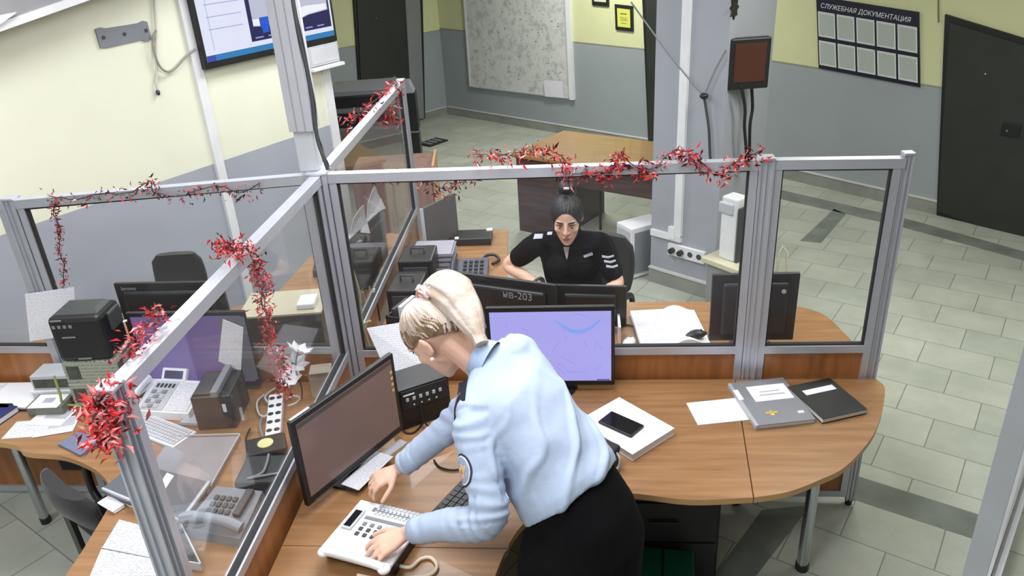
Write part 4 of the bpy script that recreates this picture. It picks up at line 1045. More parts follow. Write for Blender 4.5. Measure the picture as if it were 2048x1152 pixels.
tag(MB().tube(bez([P(1236, 660, ZD+.006), P(1252, 650, ZD+.006), P(1272, 656, ZD+.006), P(1284, 680, ZD+.006)], 6), .005, 6).build('mouse_cable', BLACK), 'black cable arching on the far desk beside the open register', 'cable')
tag(MB().box(0, .012, 0, .16, 0, .10).build('white_carton', WHITE), 'narrow white carton edge on the far desk right of the lit monitor', 'carton').location = (P(1237, 690, ZD).x, P(1237, 690, ZD).y, ZS)
# paper trays, phone, folder boards at the far side
a, ang, w, d = corners((828, 532), (900, 530), (896, 492), ZD+.12)
t = thing('paper_tray', 'stack of lilac-grey paper trays on the far desk beside the desk phone', 'tray', (.055, 1.20, ZS), .03)
for k in range(4):
    mb = MB(); mb.box(0, .26, 0, .24, k*.032, k*.032+.006); mb.box(0, .26, 0, .006, k*.032, k*.032+.022); mb.build('tray', mat('tray_lilac', srgb(150, 148, 160), rough=.5), t)
    mb = MB(); mb.box(.01, .25, .01, .23, k*.032+.006, k*.032+.018); mb.build('papers', PAPER if k < 3 else mat('tray_lilac2', srgb(160, 158, 172)), t)
a, ang, w, d = corners((885, 500), (950, 498), (945, 465), ZD+.05)
t = thing('black_device', 'flat black device with white corners on the far desk above the paper trays', 'device', (.27, 1.60, ZS), .03)
mb = MB(); mb.box(0, .24, 0, .17, 0, .05, .006); mb.build('case', BLACK, t)
mb = MB(); mb.box(.0, .025, .0, .03, .05, .056); mb.box(.20, .24, .13, .17, .05, .056); mb.build('corner_label', WHITE, t)
a, ang, w, d = corners((868, 548), (968, 556), (990, 520), ZD+.04)
t = thing('desk_phone', 'black desk phone with its handset on the far desk by the seated officer\'s arm', 'phone', (.30, 1.06, ZS), .05)
mb = MB(); mb.hexa([(0, 0, 0), (.24, 0, 0), (.24, .19, 0), (0, .19, 0)], [(0, 0, .03), (.24, 0, .03), (.24, .19, .065), (0, .19, .065)]); mb.build('base', mat('phone_slate', srgb(72, 72, 84), rough=.5), t)
kb_ = thing('keypad', None, None); kb_.parent = t
for r_ in range(4):
    for c_ in range(4):
        mb = MB(); mb.box(.09+c_*.034, .112+c_*.034, .02+r_*.038, .045+r_*.038, .034+r_*.007, .043+r_*.007, .002); mb.build('key', BLACK, kb_)
mb = MB(); mb.tube(bez([(.035, .0, .065), (.035, .05, .085), (.035, .12, .095), (.035, .19, .09)], 4), .017, 10); mb.build('handset', mat('handset_slate', srgb(60, 60, 70), rough=.4), t)
tag(MB().tube(bez([P(960, 528, ZD+.02), P(972, 512, ZD+.03), P(990, 510, ZD+.03), P(998, 520, ZD+.02), P(985, 528, ZD+.02)], 6), .010, 8).build('coiled_cord', BLACK), 'black coiled phone cord on the far desk left of the seated officer', 'cord')
def board(name, label, pts, nrm, th, m, edge=None, cat='board'):
    t = thing(name, label, cat)
    mb = MB(); mb.slab([p[:] for p in pts], nrm, th); mb.build('board', m, t)
    if edge: mb = MB(); mb.bar(edge[0], edge[1], .012, .016); mb.build('edge', LGREY, t)
    return t
x0 = .03
b0, b1 = PX(828, 476, x0), PX(878, 470, x0+.0)
p0, p1 = V(.04, 1.52, ZD), V(.22, 1.80, ZD)
t = thing('desk_screen', 'dark grey screen standing at the far end of the desk, edge-on', 'screen', (.09, 1.52, ZS), 1.05)
mb = MB(); mb.box(0, .34, -.008, .008, 0.0, .30, .003); mb.build('panel', mat('panel_grey', srgb(92, 90, 92), rough=.5), t)
mb = MB(); mb.box(-.008, .0, -.012, .012, 0, .30); mb.build('edge_strip', LGREY, t)
mb = MB(); mb.box(.05, .25, -.06, .06, 0, .012); mb.build('foot', BLACK, t)
# things on the back left desk beside the far divider
t = thing('cable_box', 'black box with white labels on the back left desk seen through the far divider', 'box', (-.42, 1.28, ZS), .2)
mb = MB(); mb.box(-.16, .16, -.10, .10, 0, .05, .005); mb.build('case', BLACK, t)
mb = MB(); mb.box(-.10, .02, -.07, .0, .05, .053); mb.box(.06, .15, .0, .08, .05, .053); mb.build('label', WHITE, t)
t = thing('green_cable', 'yellow-grey cable hanging down beside the centre post, tied in the middle', 'cable')
mb = MB(); mb.tube(bez([V(.06, .05, 1.32), V(.075, .06, 1.18), V(.07, .05, 1.02), V(.085, .06, .88), V(.10, .05, .77)], 6), .007, 7); mb.build('strand', mat('olive_cable', srgb(150, 152, 124)), t)
mb = MB(); mb.tube([V(.035, .05, 1.0), V(.11, .06, 1.03)], .006, 6); mb.build('tie', mat('olive_cable2', srgb(170, 172, 150)), t)
for k, (px_, py_, lab) in enumerate(((800, 590, 'tall white sheet standing in the clutter left of the leaning officer\'s head'), (790, 560, 'grey folded sheet fanned out just above the leaning officer\'s head'))):
    c = P(px_, py_, ZD+.08)
    mb = MB(); mb.slab([(-.05, 0, 0), (.05, .02, 0), (.02, .03, .13), (-.07, .01, .11)], (0, 1, 0), .004)
    mb.slab([(-.02, .02, 0), (.07, .05, 0), (.05, .06, .10), (-.03, .04, .09)], (0, 1, 0), .004)
    o = mb.build('fanned_sheet', PAPER_Z if k else PAPER); o.location = (c.x+.15, c.y+.02, ZS+.001); o.rotation_euler = (0, 0, -.4+k*.5); tag(o, lab, 'paper')
t = thing('file_box', 'black open box of files behind the divider beneath the fanned sheets', 'box', (.24, .42, ZS), -.35)
mb = MB(); mb.box(-.12, .12, -.10, .10, 0, .012); mb.box(-.12, -.11, -.10, .10, 0, .14); mb.box(.11, .12, -.10, .10, 0, .14); mb.box(-.12, .12, -.10, -.09, 0, .14); mb.box(-.12, .12, .09, .10, 0, .14); mb.build('box', BLACK, t)
for k in range(5):
    mb = MB(); mb.box(-.10+k*.042, -.08+k*.042, -.07, .07, .012, .17+.02*(k % 2), .002); mb.build('file', (GREY_DK, PAPER, BLACK, LGREY, GREY_DK)[k], t)
# dark gear along the far divider
a, b = P(690, 484, 1.12), P(758, 421, 1.12)
t = thing('desktop_monitor', 'large dark monitor turned away on the back left desk, next to the far divider', 'monitor', M=T(((a+b)/2).x, ((a+b)/2).y, ZD) @ R(math.atan2((b-a).y, (b-a).x)+PI, 'Z'))
wq = (b-a).length+.06
mb = MB(); mb.box(-wq/2, wq/2, -.012, .012, .03, .37, .004); mb.box(-wq/2+.05, wq/2-.05, .010, .035, .07, .33, .01); mb.build('housing', mat('gear_dark', srgb(52, 58, 56), rough=.45), t)
mb = MB(); mb.box(-wq/2+.02, wq/2-.02, -.0135, -.010, .05, .35); mb.build('screen', SCR_OFF, t)
mb = MB(); mb.box(-.03, .03, .02, .05, .0, .2); mb.build('stand_neck', BLACK, t); mb = MB(); mb.box(-.10, .10, -.05, .08, 0, .012, .003); mb.build('stand_base', BLACK, t)
mb = MB(); mb.box(-wq/2, wq/2, -.013, .013, .371, .376); mb.build('light_edge', LGREY, t)
for k, (lab, loc, rz, tl_) in enumerate((('crumpled white sheet sticking up behind the dark monitor near the centre post', tuple(a.lerp(b, .62)+V(.0, .0, .012)), 1.2, .1), ('folded white sheet lying over the top of the dark monitor by the centre post', tuple(a.lerp(b, .12)+V(.0, .0, .012)), 1.2, .1))):
    mb = MB(); mb.loft([[(0, 0, 0), (.02, .0, .10), (.08, .01, .15)], [(.10, .02, .01), (.11, .03, .09), (.13, .02, .17)], [(.20, .0, .0), (.20, .03, .06), (.17, .03, .10)]], cap=False, closed=False, smooth=False)
    o = mb.build('crumpled_paper', PAPER_Z); o.location = loc; o.rotation_euler = (tl_, .3*k, rz); so = o.modifiers.new('s', 'SOLIDIFY'); so.thickness = .002; tag(o, lab, 'paper')
for k, (lab, loc, rz, dims) in enumerate((('black equipment case nearest the paper trays along the far divider', (.045, .92, ZS), .03, (.20, .24, .20)), ('black equipment case behind the leaning officer\'s head along the far divider', (.04, .62, ZS), -.02, (.18, .26, .16)))):
    t = thing('equipment_case', lab, 'case', loc, rz); w_, d_, h_ = dims
    mb = MB(); mb.box(0, w_, 0, d_, 0, h_, .01); mb.build('case', BLACK, t)
    mb = MB(); mb.box(.03, w_-.03, -.004, .002, h_*.3, h_*.8, .002); mb.build('front_plate', GREY_DK, t)
    mb = MB(); mb.tube([(w_*.3, d_*.5, h_), (w_*.3, d_*.5, h_+.03), (w_*.7, d_*.5, h_+.03), (w_*.7, d_*.5, h_)], .007, 8); mb.build('handle', GREY_DK, t)
# behind the near glass, back left desk: dark case and shelf strip
t = thing('dark_case', 'dark box standing behind the left divider by the centre post, beige board on top', 'case', (-.42, .36, ZS), .12)
mb = MB(); mb.box(-.20, .20, -.13, .13, 0, .22, .006); mb.build('case', mat('case_dark', srgb(62, 66, 66), rough=.35), t)
mb = MB(); mb.box(-.21, .21, -.14, .14, .222, .232); mb.build('top_board', mat('board_beige', srgb(186, 180, 158)), t)
mb = MB(); mb.box(.08, .17, -.10, .02, .232, .262, .008); mb.build('white_unit', WHITE, t)

# ------------------------------------------------------------------ left cubicle things
q = [PY(x, y, -.034) for x, y in ((60, 682), (155, 670), (148, 574), (50, 588))]
tag(MB().slab([p[:] for p in q], (0, -1, 0), .0015).build('taped_sheet', PAPER_Z), 'white printed table of names taped to the left glass', 'paper')
# stack of cartons with the black printer on top
CART = mat_written('carton_print', srgb(158, 164, 150), srgb(84, 90, 80), 60, .46, 'Z', 26)
CARTK = mat('carton_dark', srgb(72, 78, 70), rough=.6, noise=.3, nscale=20)
a0 = P(160, 806, ZD); xdir = .08
def carton(label, loc, rz, w, d, h, m1, m2):
    t = thing('carton', label, 'carton', loc, rz)
    mb = MB(); mb.box(0, w, 0, d, 0, h, .003); mb.build('box', m1, t)
    mb = MB(); mb.box(w*.06, w*.30, -.0015, .001, h*.2, h*.8); mb.build('side_print', m2, t)
    mb = MB(); mb.box(w*.999, w+.0015, d*.1, d*.35, h*.2, h*.8); mb.box(w*.999, w+.0015, d*.65, d*.9, h*.2, h*.8); mb.build('end_marking', CARTK, t)['kind'] = 'stuff'
    return t
bx, by = -1.27, -.235
carton('printed grey-green carton at the bottom of the stack under the black printer', (bx, by, ZS), .07, .25, .175, .125, CART, CARTK)
carton('printed grey-green carton second in the stack, right under the black printer', (bx, by+.004, ZS+.1255), .05, .25, .175, .115, CART, CARTK)
t = thing('label_printer', 'black boxy printer with faint markings standing on the printed cartons', 'printer', (bx+.02, by+.004, ZS+.241), .08)
mb = MB(); mb.box(-.02, .22, 0, .19, 0, .225, .022); mb.build('body', BLACK, t)
mb = MB(); mb.hexa([(.0, .03, .222), (.2, .03, .222), (.2, .17, .222), (.0, .17, .222)], [(.02, .06, .242), (.18, .06, .242), (.18, .15, .242), (.02, .15, .242)]); mb.build('lid', mat('lid_dark', srgb(62, 66, 66), rough=.5), t)
mb = MB()
for k in range(4): mb.box(.0+k*.025, .014+k*.025, -.003, .002, .175, .190)
mb.box(.03, .09, -.003, .002, .125, .132); mb.box(.07, .13, -.003, .002, .012, .020); mb.box(.0, .05, -.003, .002, .21, .216); mb.build('marking', mat('mark_grey', srgb(126, 130, 128)), t)
mb = MB(); mb.box(.218, .236, .06, .16, .12, .21, .006); mb.build('side_latch', GREY_DK, t)
t = thing('small_carton', 'small black and white printed carton under the taped table of names', 'carton', (-1.50, -.175, ZS+.055), .05)
mb = MB(); mb.box(0, .20, 0, .12, 0, .075, .002); mb.build('box', LGREY, t)
mb = MB(); mb.box(.01, .19, -.002, .001, .012, .058); mb.build('side_print', CARTK, t)
t = thing('tray_box', 'low grey box with a white leaflet on top beside the carton stack', 'box', (-1.455, -.31, ZS), .05)
mb = MB(); mb.box(0, .17, 0, .11, 0, .05, .003); mb.build('box', mat('box_olive', srgb(112, 116, 104)), t)
mb = MB(); mb.box(.015, .155, -.01, .10, .0505, .0525); lf_ = mb.build('leaflet', PAPER, t); mb = MB(); mb.box(.06, .11, .03, .07, .0525, .053); mb.build('print', mat('print_lilac', srgb(176, 176, 196)), lf_)
carton('flat pale carton the small printed carton rests on', (-1.52, -.185, ZS), .04, .22, .15, .054, PAPER, LGREY)
a, ang, w, d = corners((0, 800), (110, 812), (150, 740), ZD+.008)
t = thing('clipboard', 'clipboard of white papers with a black clip at the left edge of the desk', 'clipboard', (-1.83, -.275, ZS), .02)
mb = MB(); mb.box(0, .36, 0, .22, 0, .006); mb.build('board', BLACK, t)
mb = MB(); mb.box(.005, .37, .012, .23, .006, .014); mb.build('papers', PAPER, t); mb = MB(); mb.box(.0, .10, .03, .22, .014, .015); mb.build('printed_sheet', PAPER_W, t)
mb = MB(); mb.box(.16, .26, -.012, .028, .014, .030, .004); mb.build('clip', BLACK, t)
for k, (lab, ca, rz, m_) in enumerate((('loose white form lying left-most in the fan of papers before the carton stack', (-1.47, -.48), .12, PAPER_W), ('white form with a grey flap lying right in the fan of papers', (-1.33, -.475), .3, PAPER_W), ('top white form in the fan of papers, grey folded slip on it', (-1.42, -.38), -.05, PAPER))):
    t = thing('paper_form', lab, 'paper', (ca[0], ca[1], ZS+.002*k), rz)
    mb = MB(); mb.box(0, .17, 0, .13, 0, .0015); mb.build('sheet', m_, t)
    mb = MB(); mb.box(.05, .16, .05, .12, .0015, .0022); mb.build('fold' if k else 'print', mat('fold_grey', srgb(186, 188, 196)) if k else PAPER_W, t)
t, w, d = flat_book('blue_book', 'dark blue book with white pages at the left edge of the photo', 'book', (-20, 850), (36, 812), (20, 795), ZS, .03, mat('navy_cover', srgb(30, 42, 100), rough=.5), PAPER)
t, w, d = flat_book('slate_booklet', 'slate blue booklet on the desk edge left of the garlanded post', 'booklet', (160, 910), (207, 882), (168, 857), ZS, .010, mat('slate_cover', srgb(112, 120, 146), rough=.5))
tag(MB().tube(bez([V(-1.30, -.26, ZD+.19), V(-1.295, -.27, ZD+.10), V(-1.30, -.265, ZD+.04), P(158, 812, ZD+.006), P(164, 822, ZD+.006), P(172, 832, ZD+.006)], 6), .006, 7).build('green_cable', mat('green_cord_m', srgb(150, 158, 96))), 'pale green cord hanging down the front of the carton stack', 'cord')
tag(MB().tube(bez([P(236, 650, ZD+.28), P(262, 640, ZD+.26), P(300, 655, ZD+.2), P(318, 680, ZD+.1)], 6), .006, 7).build('white_cable', WHITE), 'white cord arching behind the black printer', 'cord')
# white fax
a, ang, w, d = corners((264, 806), (368, 828), (398, 752), ZD+.06)
t = thing('fax_machine', 'white fax phone with a square display in front of the violet monitor', 'fax', (-.985, -.315, ZS), -.10)
mb = MB(); mb.hexa([(0, 0, 0), (.33, 0, 0), (.33, .20, 0), (0, .20, 0)], [(.005, .005, .035), (.325, .005, .035), (.325, .195, .085), (.005, .195, .085)]); mb.build('body', WHITE, t)
sl_ = math.atan2(.05, .19)
KM = T(0, .005, .035) @ R(sl_, 'X')
mb = MB(KM); mb.box(.075, .19, .01, .18, 0, .004); kp_ = mb.build('key_panel', LGREY, t)
for r_ in range(4):
    for c_ in range(3):
        mb = MB(KM); mb.box(.085+c_*.027, .105+c_*.027, .018+r_*.029, .038+r_*.029, .004, .009, .001); mb.build('key', GREY if (r_+c_) % 2 else LGREY, kp_)
for k in range(5):
    mb = MB(KM); mb.box(.09+k*.02, .10+k*.02, .142, .165, .004, .008, .001); mb.build('key', BLACK_M, kp_)
mb = MB(KM); mb.box(.20, .31, .01, .18, 0, .004); mb.build('index_sheet', PAPER_W, t)
mb = MB(KM); mb.tube(bez([(.035, -.0, .018), (.033, .06, .034), (.033, .13, .034), (.035, .18, .022)], 4), .022, 12); mb.build('handset', WHITE, t)
mb = MB(T(.09, .19, .075) @ R(.9, 'X')); mb.box(0, .125, 0, .065, -.012, .012, .004); dp = mb.build('display_frame', WHITE, t)
mb = MB(T(.09, .19, .075) @ R(.9, 'X')); mb.box(.015, .11, .014, .052, .012, .0135); mb.build('display', SCR_OFF, dp)
a, ang, w, d = corners((392, 795), (424, 790), (420, 760), ZD+.06)
t = thing('memo_pad', 'white memo pad propped right of the white fax', 'notepad', (-.70, -.215, ZS), .10)
mb = MB(); mb.hexa([(0, 0, 0), (.095, 0, 0), (.095, .08, 0), (0, .08, 0)], [(0, 0, .02), (.095, 0, .02), (.095, .08, .05), (0, .08, .05)]); mb.build('block', PAPER, t)
mb = MB(T(0, 0, .02) @ R(math.atan2(.03, .08), 'X')); mb.box(.012, .083, .02, .075, 0, .0012); mb.build('print', PAPER_W, t)
t = thing('grey_pad', 'grey plastic pad on the desk under the memo pad', 'pad', (-.70, -.385, ZS), -.1)
mb = MB(); mb.box(0, .11, 0, .15, 0, .012, .003); mb.build('pad', GREY, t); mb = MB(); mb.box(.01, .10, .01, .14, .012, .0135); mb.build('top', LGREY, t)
tag(MB().tube(bez([P(330, 822, ZD+.006), P(352, 816, ZD+.006), P(378, 822, ZD+.006), P(386, 838, ZD+.006), P(372, 848, ZD+.006)], 6), .005, 7).build('keyboard_cable', mat('cream_cable', srgb(212, 200, 176))), 'cream cable curling between the white fax and the white keyboard', 'cable')
# white keyboard
a, b = P(243, 852, ZD+.022), P(345, 892, ZD+.022)
keyboard('white keyboard lying in front of the white fax', a, math.atan2((b-a).y, (b-a).x), (b-a).length, .125, WHITE, mat('key_white', srgb(200, 202, 208), rough=.5), 6, 17)
# dark device with grey front
t = thing('desktop_computer', 'small black computer with a grey front edge right of the memo pad', 'computer', (-.585, -.42, ZS), .12)
mb = MB(); mb.box(0, .17, 0, .22, 0, .17, .006); mb.build('case', BLACK, t)
mb = MB(); mb.box(.095, .125, -.01, .23, .171, .20, .003); mb.build('grey_rail', GREY, t)
mb = MB(); mb.box(.01, .09, .02, .20, .171, .176); mb.build('top_inset', GREY_DK, t)
mb = MB(); mb.box(.13, .145, -.003, .001, .09, .13); mb.build('white_label', WHITE, t)
pq = [PY(x, y, -.19) for x, y in ((437, 722), (482, 742), (487, 655), (446, 638))]
tag(MB().slab([p[:] for p in pq], (0, -1, 0), .002).build('hanging_sheet', PAPER_Z), 'printed grey-white sheet standing against the small black computer', 'paper').location = (0, 0, 0)
# paper flower ornament
t = thing('paper_flower', 'crumpled white paper flower hanging on the near glass beside the red garland', 'ornament', (-.20, -.17, .86))
random.seed(21)
for k in range(3):
    mb = MB(T(.0+.03*k-.03, -.0, .07*k) @ R(k*1.1, 'Z') @ R(.5, 'X'))
    for j in range(7):
        a_ = 2*PI*j/7+k; c, s = math.cos(a_), math.sin(a_); r_ = .062
        mb.slab([(0, 0, 0), (c*r_*.6-s*.02, s*r_*.6+c*.02, .012), (c*r_, s*r_, .028), (c*r_*.6+s*.02, s*r_*.6-c*.02, .012)], (0, 0, 1), .002)
    mb.build('blossom', LGREY if k == 1 else WHITE, t)
mb = MB(); mb.tube(bez([(0, 0, -.11), (.01, 0, -.05), (0, 0, .05), (.03, 0, .15)], 4), .004, 6); mb.build('stem', GREY_DK, t)
# grey tray and binder
a, b = P(412, 988, ZD+.02), P(500, 874, ZD+.02)
SMOKE = mat('smoke_plastic', srgb(150, 146, 150), rough=.3, noise=.06)
poly = [P(x, y, ZD+.02) for x, y in ((300, 930), (342, 872), (480, 868), (414, 985))]
t = thing('plastic_folder', 'smoky grey plastic folder lying open beside the white keyboard', 'folder')
mb = MB(); mb.prism([(p.x, p.y) for p in poly], ZS, ZS+.012); mb.build('cover', SMOKE, t)
mb = MB(); mb.bar(poly[1], poly[2], .004, .006); mb.build('light_edge', LGREY, t); mb = MB(); mb.bar(poly[2], poly[3], .004, .006); mb.build('light_edge', LGREY, t)
poly = [P(x, y, ZD+.05) for x, y in ((204, 975), (268, 925), (418, 962), (362, 1040))]
t = thing('ring_binder', 'slate grey binder with a white spine label behind the near post', 'binder')
mb = MB(); mb.prism([(p.x, p.y) for p in poly], ZS+.012, ZS+.046); mb.build('cover', mat('binder_slate', srgb(96, 100, 108), rough=.35), t)
c = sum(poly, V(0, 0, 0))/4; lo = [c+(p-c)*.96 for p in poly]
mb = MB(); mb.prism([(p.x, p.y) for p in lo], ZS, ZS+.012); mb.build('pages', PAPER, t)
pl = [P(x, y, ZD+.049) for x, y in ((299, 998), (313, 1003), (348, 951), (334, 945))]
mb = MB(); mb.prism([(p.x, p.y) for p in pl], ZS+.046, ZS+.048); mb.build('label', PAPER, t)
mb = MB(); mb.bar(poly[3]+V(0, 0, -.006), poly[2]+V(0, 0, -.006), .014, .012); mb.build('edge_strip', LGREY, t)
mb = MB(); mb.bar(poly[0]+V(0, 0, -.006), poly[3]+V(0, 0, -.006), .008, .010); mb.build('edge_strip', LGREY, t)
t = thing('writing_pad', 'white pad with curled pages poking out under the slate binder', 'notepad', P(232, 1000, ZD+.01), -.5)
t.location.z = ZS
mb = MB(); mb.box(-.05, .06, -.045, .0, 0, .010, .003); mb.box(-.045, .06, -.05, .0, .012, .016, .002); mb.build('pages', PAPER, t)
# grey phone
a, b = P(388, 1060, ZD+.03), P(486, 1078, ZD+.03)
t = thing('desk_phone', 'slate grey desk phone with its handset across the front, behind the near glass', 'phone', (-.36, -1.055, ZS), -.14)
SL = mat('slate_phone', srgb(120, 126, 136), rough=.45)
mb = MB(); mb.hexa([(0, 0, 0), (.26, -.02, 0), (.24, .21, 0), (.03, .21, 0)], [(.005, .005, .035), (.25, -.01, .035), (.23, .20, .07), (.035, .20, .07)]); mb.build('base', SL, t)
KM = T(0, .005, .036) @ R(.17, 'X')
kp_ = thing('keypad', None, None); kp_.parent = t
for r_ in range(3):
    for c_ in range(4):
        mb = MB(KM); mb.box(.06+c_*.026, .076+c_*.026, .075+r_*.03, .095+r_*.03, 0, .008, .001); mb.build('key', GREY_DK, kp_)
mb = MB(KM); mb.box(.175, .205, .07, .19, 0, .02, .004); mb.build('display', GREY_DK, t)
mb = MB(); mb.tube(bez([(-.0, .03, .060), (.05, .028, .078), (.12, .026, .080), (.19, .024, .074), (.24, .022, .056)], 4), [.02]*17, 12); mb.build('handset', mat('slate_handset', srgb(150, 156, 166), rough=.4), t)
# open notebook
a, b = P(182, 1152, ZD+.014), P(322, 1152, ZD+.014)
poly1 = [P(x, y, ZD+.013) for x, y in ((204, 1094), (318, 1116), (292, 1052), (238, 1038))]
poly2 = [P(x, y, ZD+.013) for x, y in ((152, 1215), (345, 1225), (320, 1119), (202, 1097))]
t = thing('open_notebook', 'open hand-written notebook at the bottom edge left of the near post', 'notebook')
mb = MB(); mb.prism([(p.x, p.y) for p in poly1], ZS, ZS+.010); mb.build('upper_page', PAPER_W, t)
mb = MB(); mb.prism([(p.x, p.y) for p in poly2], ZS, ZS+.010); mb.build('lower_page', PAPER_W, t)
mb = MB(); mb.bar(P(203, 1095, ZD+.011), P(319, 1118, ZD+.011), .004, .003); mb.build('spine', LGREY, t)
t = thing('document_tray', 'dark tray with a pale rim below the slate phone, behind the near post', 'tray')
poly = [P(x, y, ZD+.03) for x, y in ((305, 1038), (362, 1048), (402, 1130), (340, 1120))]
mb = MB(); mb.prism([(p.x, p.y) for p in poly], ZS, ZS+.006); mb.build('bottom', GREY_DK, t)
for i in range(4):
    mb = MB(); mb.bar(poly[i]-V(0, 0, .01), poly[(i+1) % 4]-V(0, 0, .01), .005, .035); mb.build('rim', LGREY, t)
# power strip, adapter
a, b = P(545, 868, ZD+.04), P(552, 786, ZD+.04)
t = thing('power_strip', 'white power strip with two rows of dark sockets behind the near glass', 'power strip', (a.x, a.y, ZS), math.atan2((b-a).y, (b-a).x))
LP_ = (b-a).length
mb = MB(); mb.box(0, LP_, -.033, .033, 0, .038, .006); bd_ = mb.build('body', WHITE, t)
for k in range(5):
    for s in (-1, 1):
        mb = MB(); mb.cyl((LP_*(.10+k*.195), s*.016, .0375), .0125, .002, 12); mb.build('socket_hole', BLACK, t)
t = thing('power_adapter', 'black power block with a pale yellow sticker below the white power strip', 'adapter', (-.20, -.60, ZS), .4)
mb = MB(); mb.box(-.08, .08, -.06, .06, 0, .07, .008); mb.build('case', BLACK, t)
mb = MB(); mb.cyl((.0, .0, .07), .032, .004, 16); mb.build('sticker', mat('pale_yellow', srgb(216, 212, 150)), t)
mb = MB(); mb.box(-.07, .07, -.065, -.055, .01, .03); mb.build('rim', GREY, t)
t = thing('uninterruptible_supply', 'black case on the desk against the near divider under the power block', 'case', (-.135, -.775, ZS), .06)
mb = MB(); mb.box(-.10, .10, -.075, .09, 0, .08, .008); mb.build('case', mat('case_green_black', srgb(30, 36, 34), rough=.5), t)
mb = MB(); mb.tube(bez([(-.01, .085, .085), (0, .03, .088), (.0, -.03, .087), (-.04, -.06, .086)], 4), .006, 6); mb.tube([(-.05, -.06, .086), (.08, -.03, .086)], .005, 6); mb.build('cord', GREY, t)
for k, (lab, pts) in enumerate((('pale cable coiled above the white power strip', [(528, 790), (514, 805), (518, 828), (532, 832), (540, 812), (530, 795), (545, 780), (570, 770), (580, 776)]), ('grey cable running down from the coil to the power block', [(525, 832), (520, 850), (524, 868), (528, 880)]), ('dark cable tangle left of the power block', [(500, 858), (492, 880), (505, 900), (496, 920), (512, 905), (520, 880)]), ('pale cable twisting right of the white power strip', [(570, 800), (588, 792), (600, 796), (592, 806), (576, 812)]))):
    tag(MB().tube(bez([P(x, y, ZD+.012+.01*(i % 2)) for i, (x, y) in enumerate(pts)], 6), .005, 6).build('cable', (LGREY, GREY, BLACK, LGREY)[k]), lab, 'cable')
t = thing('cardboard_cup', 'small grey-beige carton in the corner behind the near glass by the centre post', 'carton', (-.11, -.11, ZS), .2)
mb = MB(); mb.box(-.05, .05, -.05, .05, 0, .12, .003); mb.build('box', mat('beige_card', srgb(168, 160, 148)), t)
mb = MB(); mb.slab([(-.05, -.05, .12), (.05, -.05, .12), (.06, -.09, .15), (-.06, -.09, .15)], (0, 0, 1), .002); mb.build('flap', mat('beige_card2', srgb(186, 178, 160)), t)

# ------------------------------------------------------------------ garlands
REDS = [mat('tinsel_red', srgb(206, 52, 58), rough=.32), mat('tinsel_dark', srgb(112, 26, 36), rough=.35), mat('tinsel_pale_glint', srgb(236, 150, 152), rough=.3), mat('tinsel_brown', srgb(58, 24, 28), rough=.4)]  # the pale pink leaves paint glints on the foil
def garland(label, pts, n, size=.028, spread=.03, wts=(5, 4, 1, 2), seed=1, stars=False, mats=None):
    """a thin wire with pointed foil leaves set along it"""
    rnd = random.Random(seed)
    t = thing('tinsel_garland', label, 'garland')
    P_ = bez(pts, 8)
    mb = MB(); mb.tube([p+V(rnd.uniform(-.003, .003), rnd.uniform(-.003, .003), rnd.uniform(-.003, .003)) for p in P_], .0022, 5); mb.build('wire', REDS[3], t)
    mb = MB(); L = len(P_)-1
    for k in range(n):
        f = rnd.uniform(0, L-1e-3); i = int(f); p = P_[i].lerp(P_[i+1], f-i)
        # leaves come in clusters
        p = p+V(rnd.gauss(0, spread*.5), rnd.gauss(0, spread*.5), rnd.gauss(0, spread*.5)-spread*.35)
        d = V(rnd.gauss(0, 1), rnd.gauss(0, 1), rnd.gauss(-.25, 1)).normalized(); w = d.orthogonal().normalized()
        w = (Matrix.Rotation(rnd.uniform(0, 6.28), 3, d) @ w); nn = d.cross(w); s = size*rnd.uniform(.6, 1.25)
        mb.use(rnd.choices(range(4), wts)[0])
        A, B = p, p+d*s+nn*s*.25; Mid = p+d*s*.45-nn*s*.10
        mb._add([A[:], (Mid+w*s*.15)[:], B[:], (Mid-w*s*.15)[:], (p+d*s*.5+nn*s*.06)[:]], [(0, 1, 4), (1, 2, 4), (2, 3, 4), (3, 0, 4)])
    o = mb.build('leaves', REDS, t); o['kind'] = 'stuff'
    return t
RT = ZT+.005
def yrail(x, dz=0, dy=-.03): return V(PY(x[0], x[1], dy).x, dy, PY(x[0], x[1], dy).z)
garland('dark red garland hanging under the rail of the left glazed divider', [PY(x, y, -.035) for x, y in ((96, 392), (150, 398), (200, 388), (260, 385), (300, 362), (310, 385), (360, 392), (400, 378), (440, 372), (480, 385), (520, 366))], 250, .026, .03, (2, 5, .4, 5), 2)
garland('dark red garland hanging straight down the left glass above the taped table', [PY(x, y, -.03) for x, y in ((112, 405), (108, 430), (120, 460), (118, 500), (128, 530), (126, 568))], 190, .022, .016, (3, 5, .3, 4), 3)
garland('red garland looped over the near rail and hanging down beside the paper flower', [PX(x, y, .02) for x, y in ((432, 488), (455, 486), (475, 496), (500, 500))]+[PX(x, y, -.02) for x, y in ((512, 540), (530, 560), (522, 600), (535, 640), (535, 680), (555, 710), (560, 745), (570, 782))], 900, .024, .030, (7, 3, .6, 1.2), 4)
garland('small red garland end poking over the near rail by the written sheets', [PX(x, y, -.03) for x, y in ((318, 610), (300, 640), (272, 668), (258, 690), (244, 706))], 170, .024, .030, (5, 3, 2, 1), 5)
garland('bright red garland bunched round the top of the near end post', [PX(x, y, .0) for x, y in ((235, 775), (205, 785), (190, 805), (215, 810), (250, 800), (215, 825), (195, 845), (215, 860), (205, 880))], 400, .032, .042, (6, 1, 4.5, .3), 6)
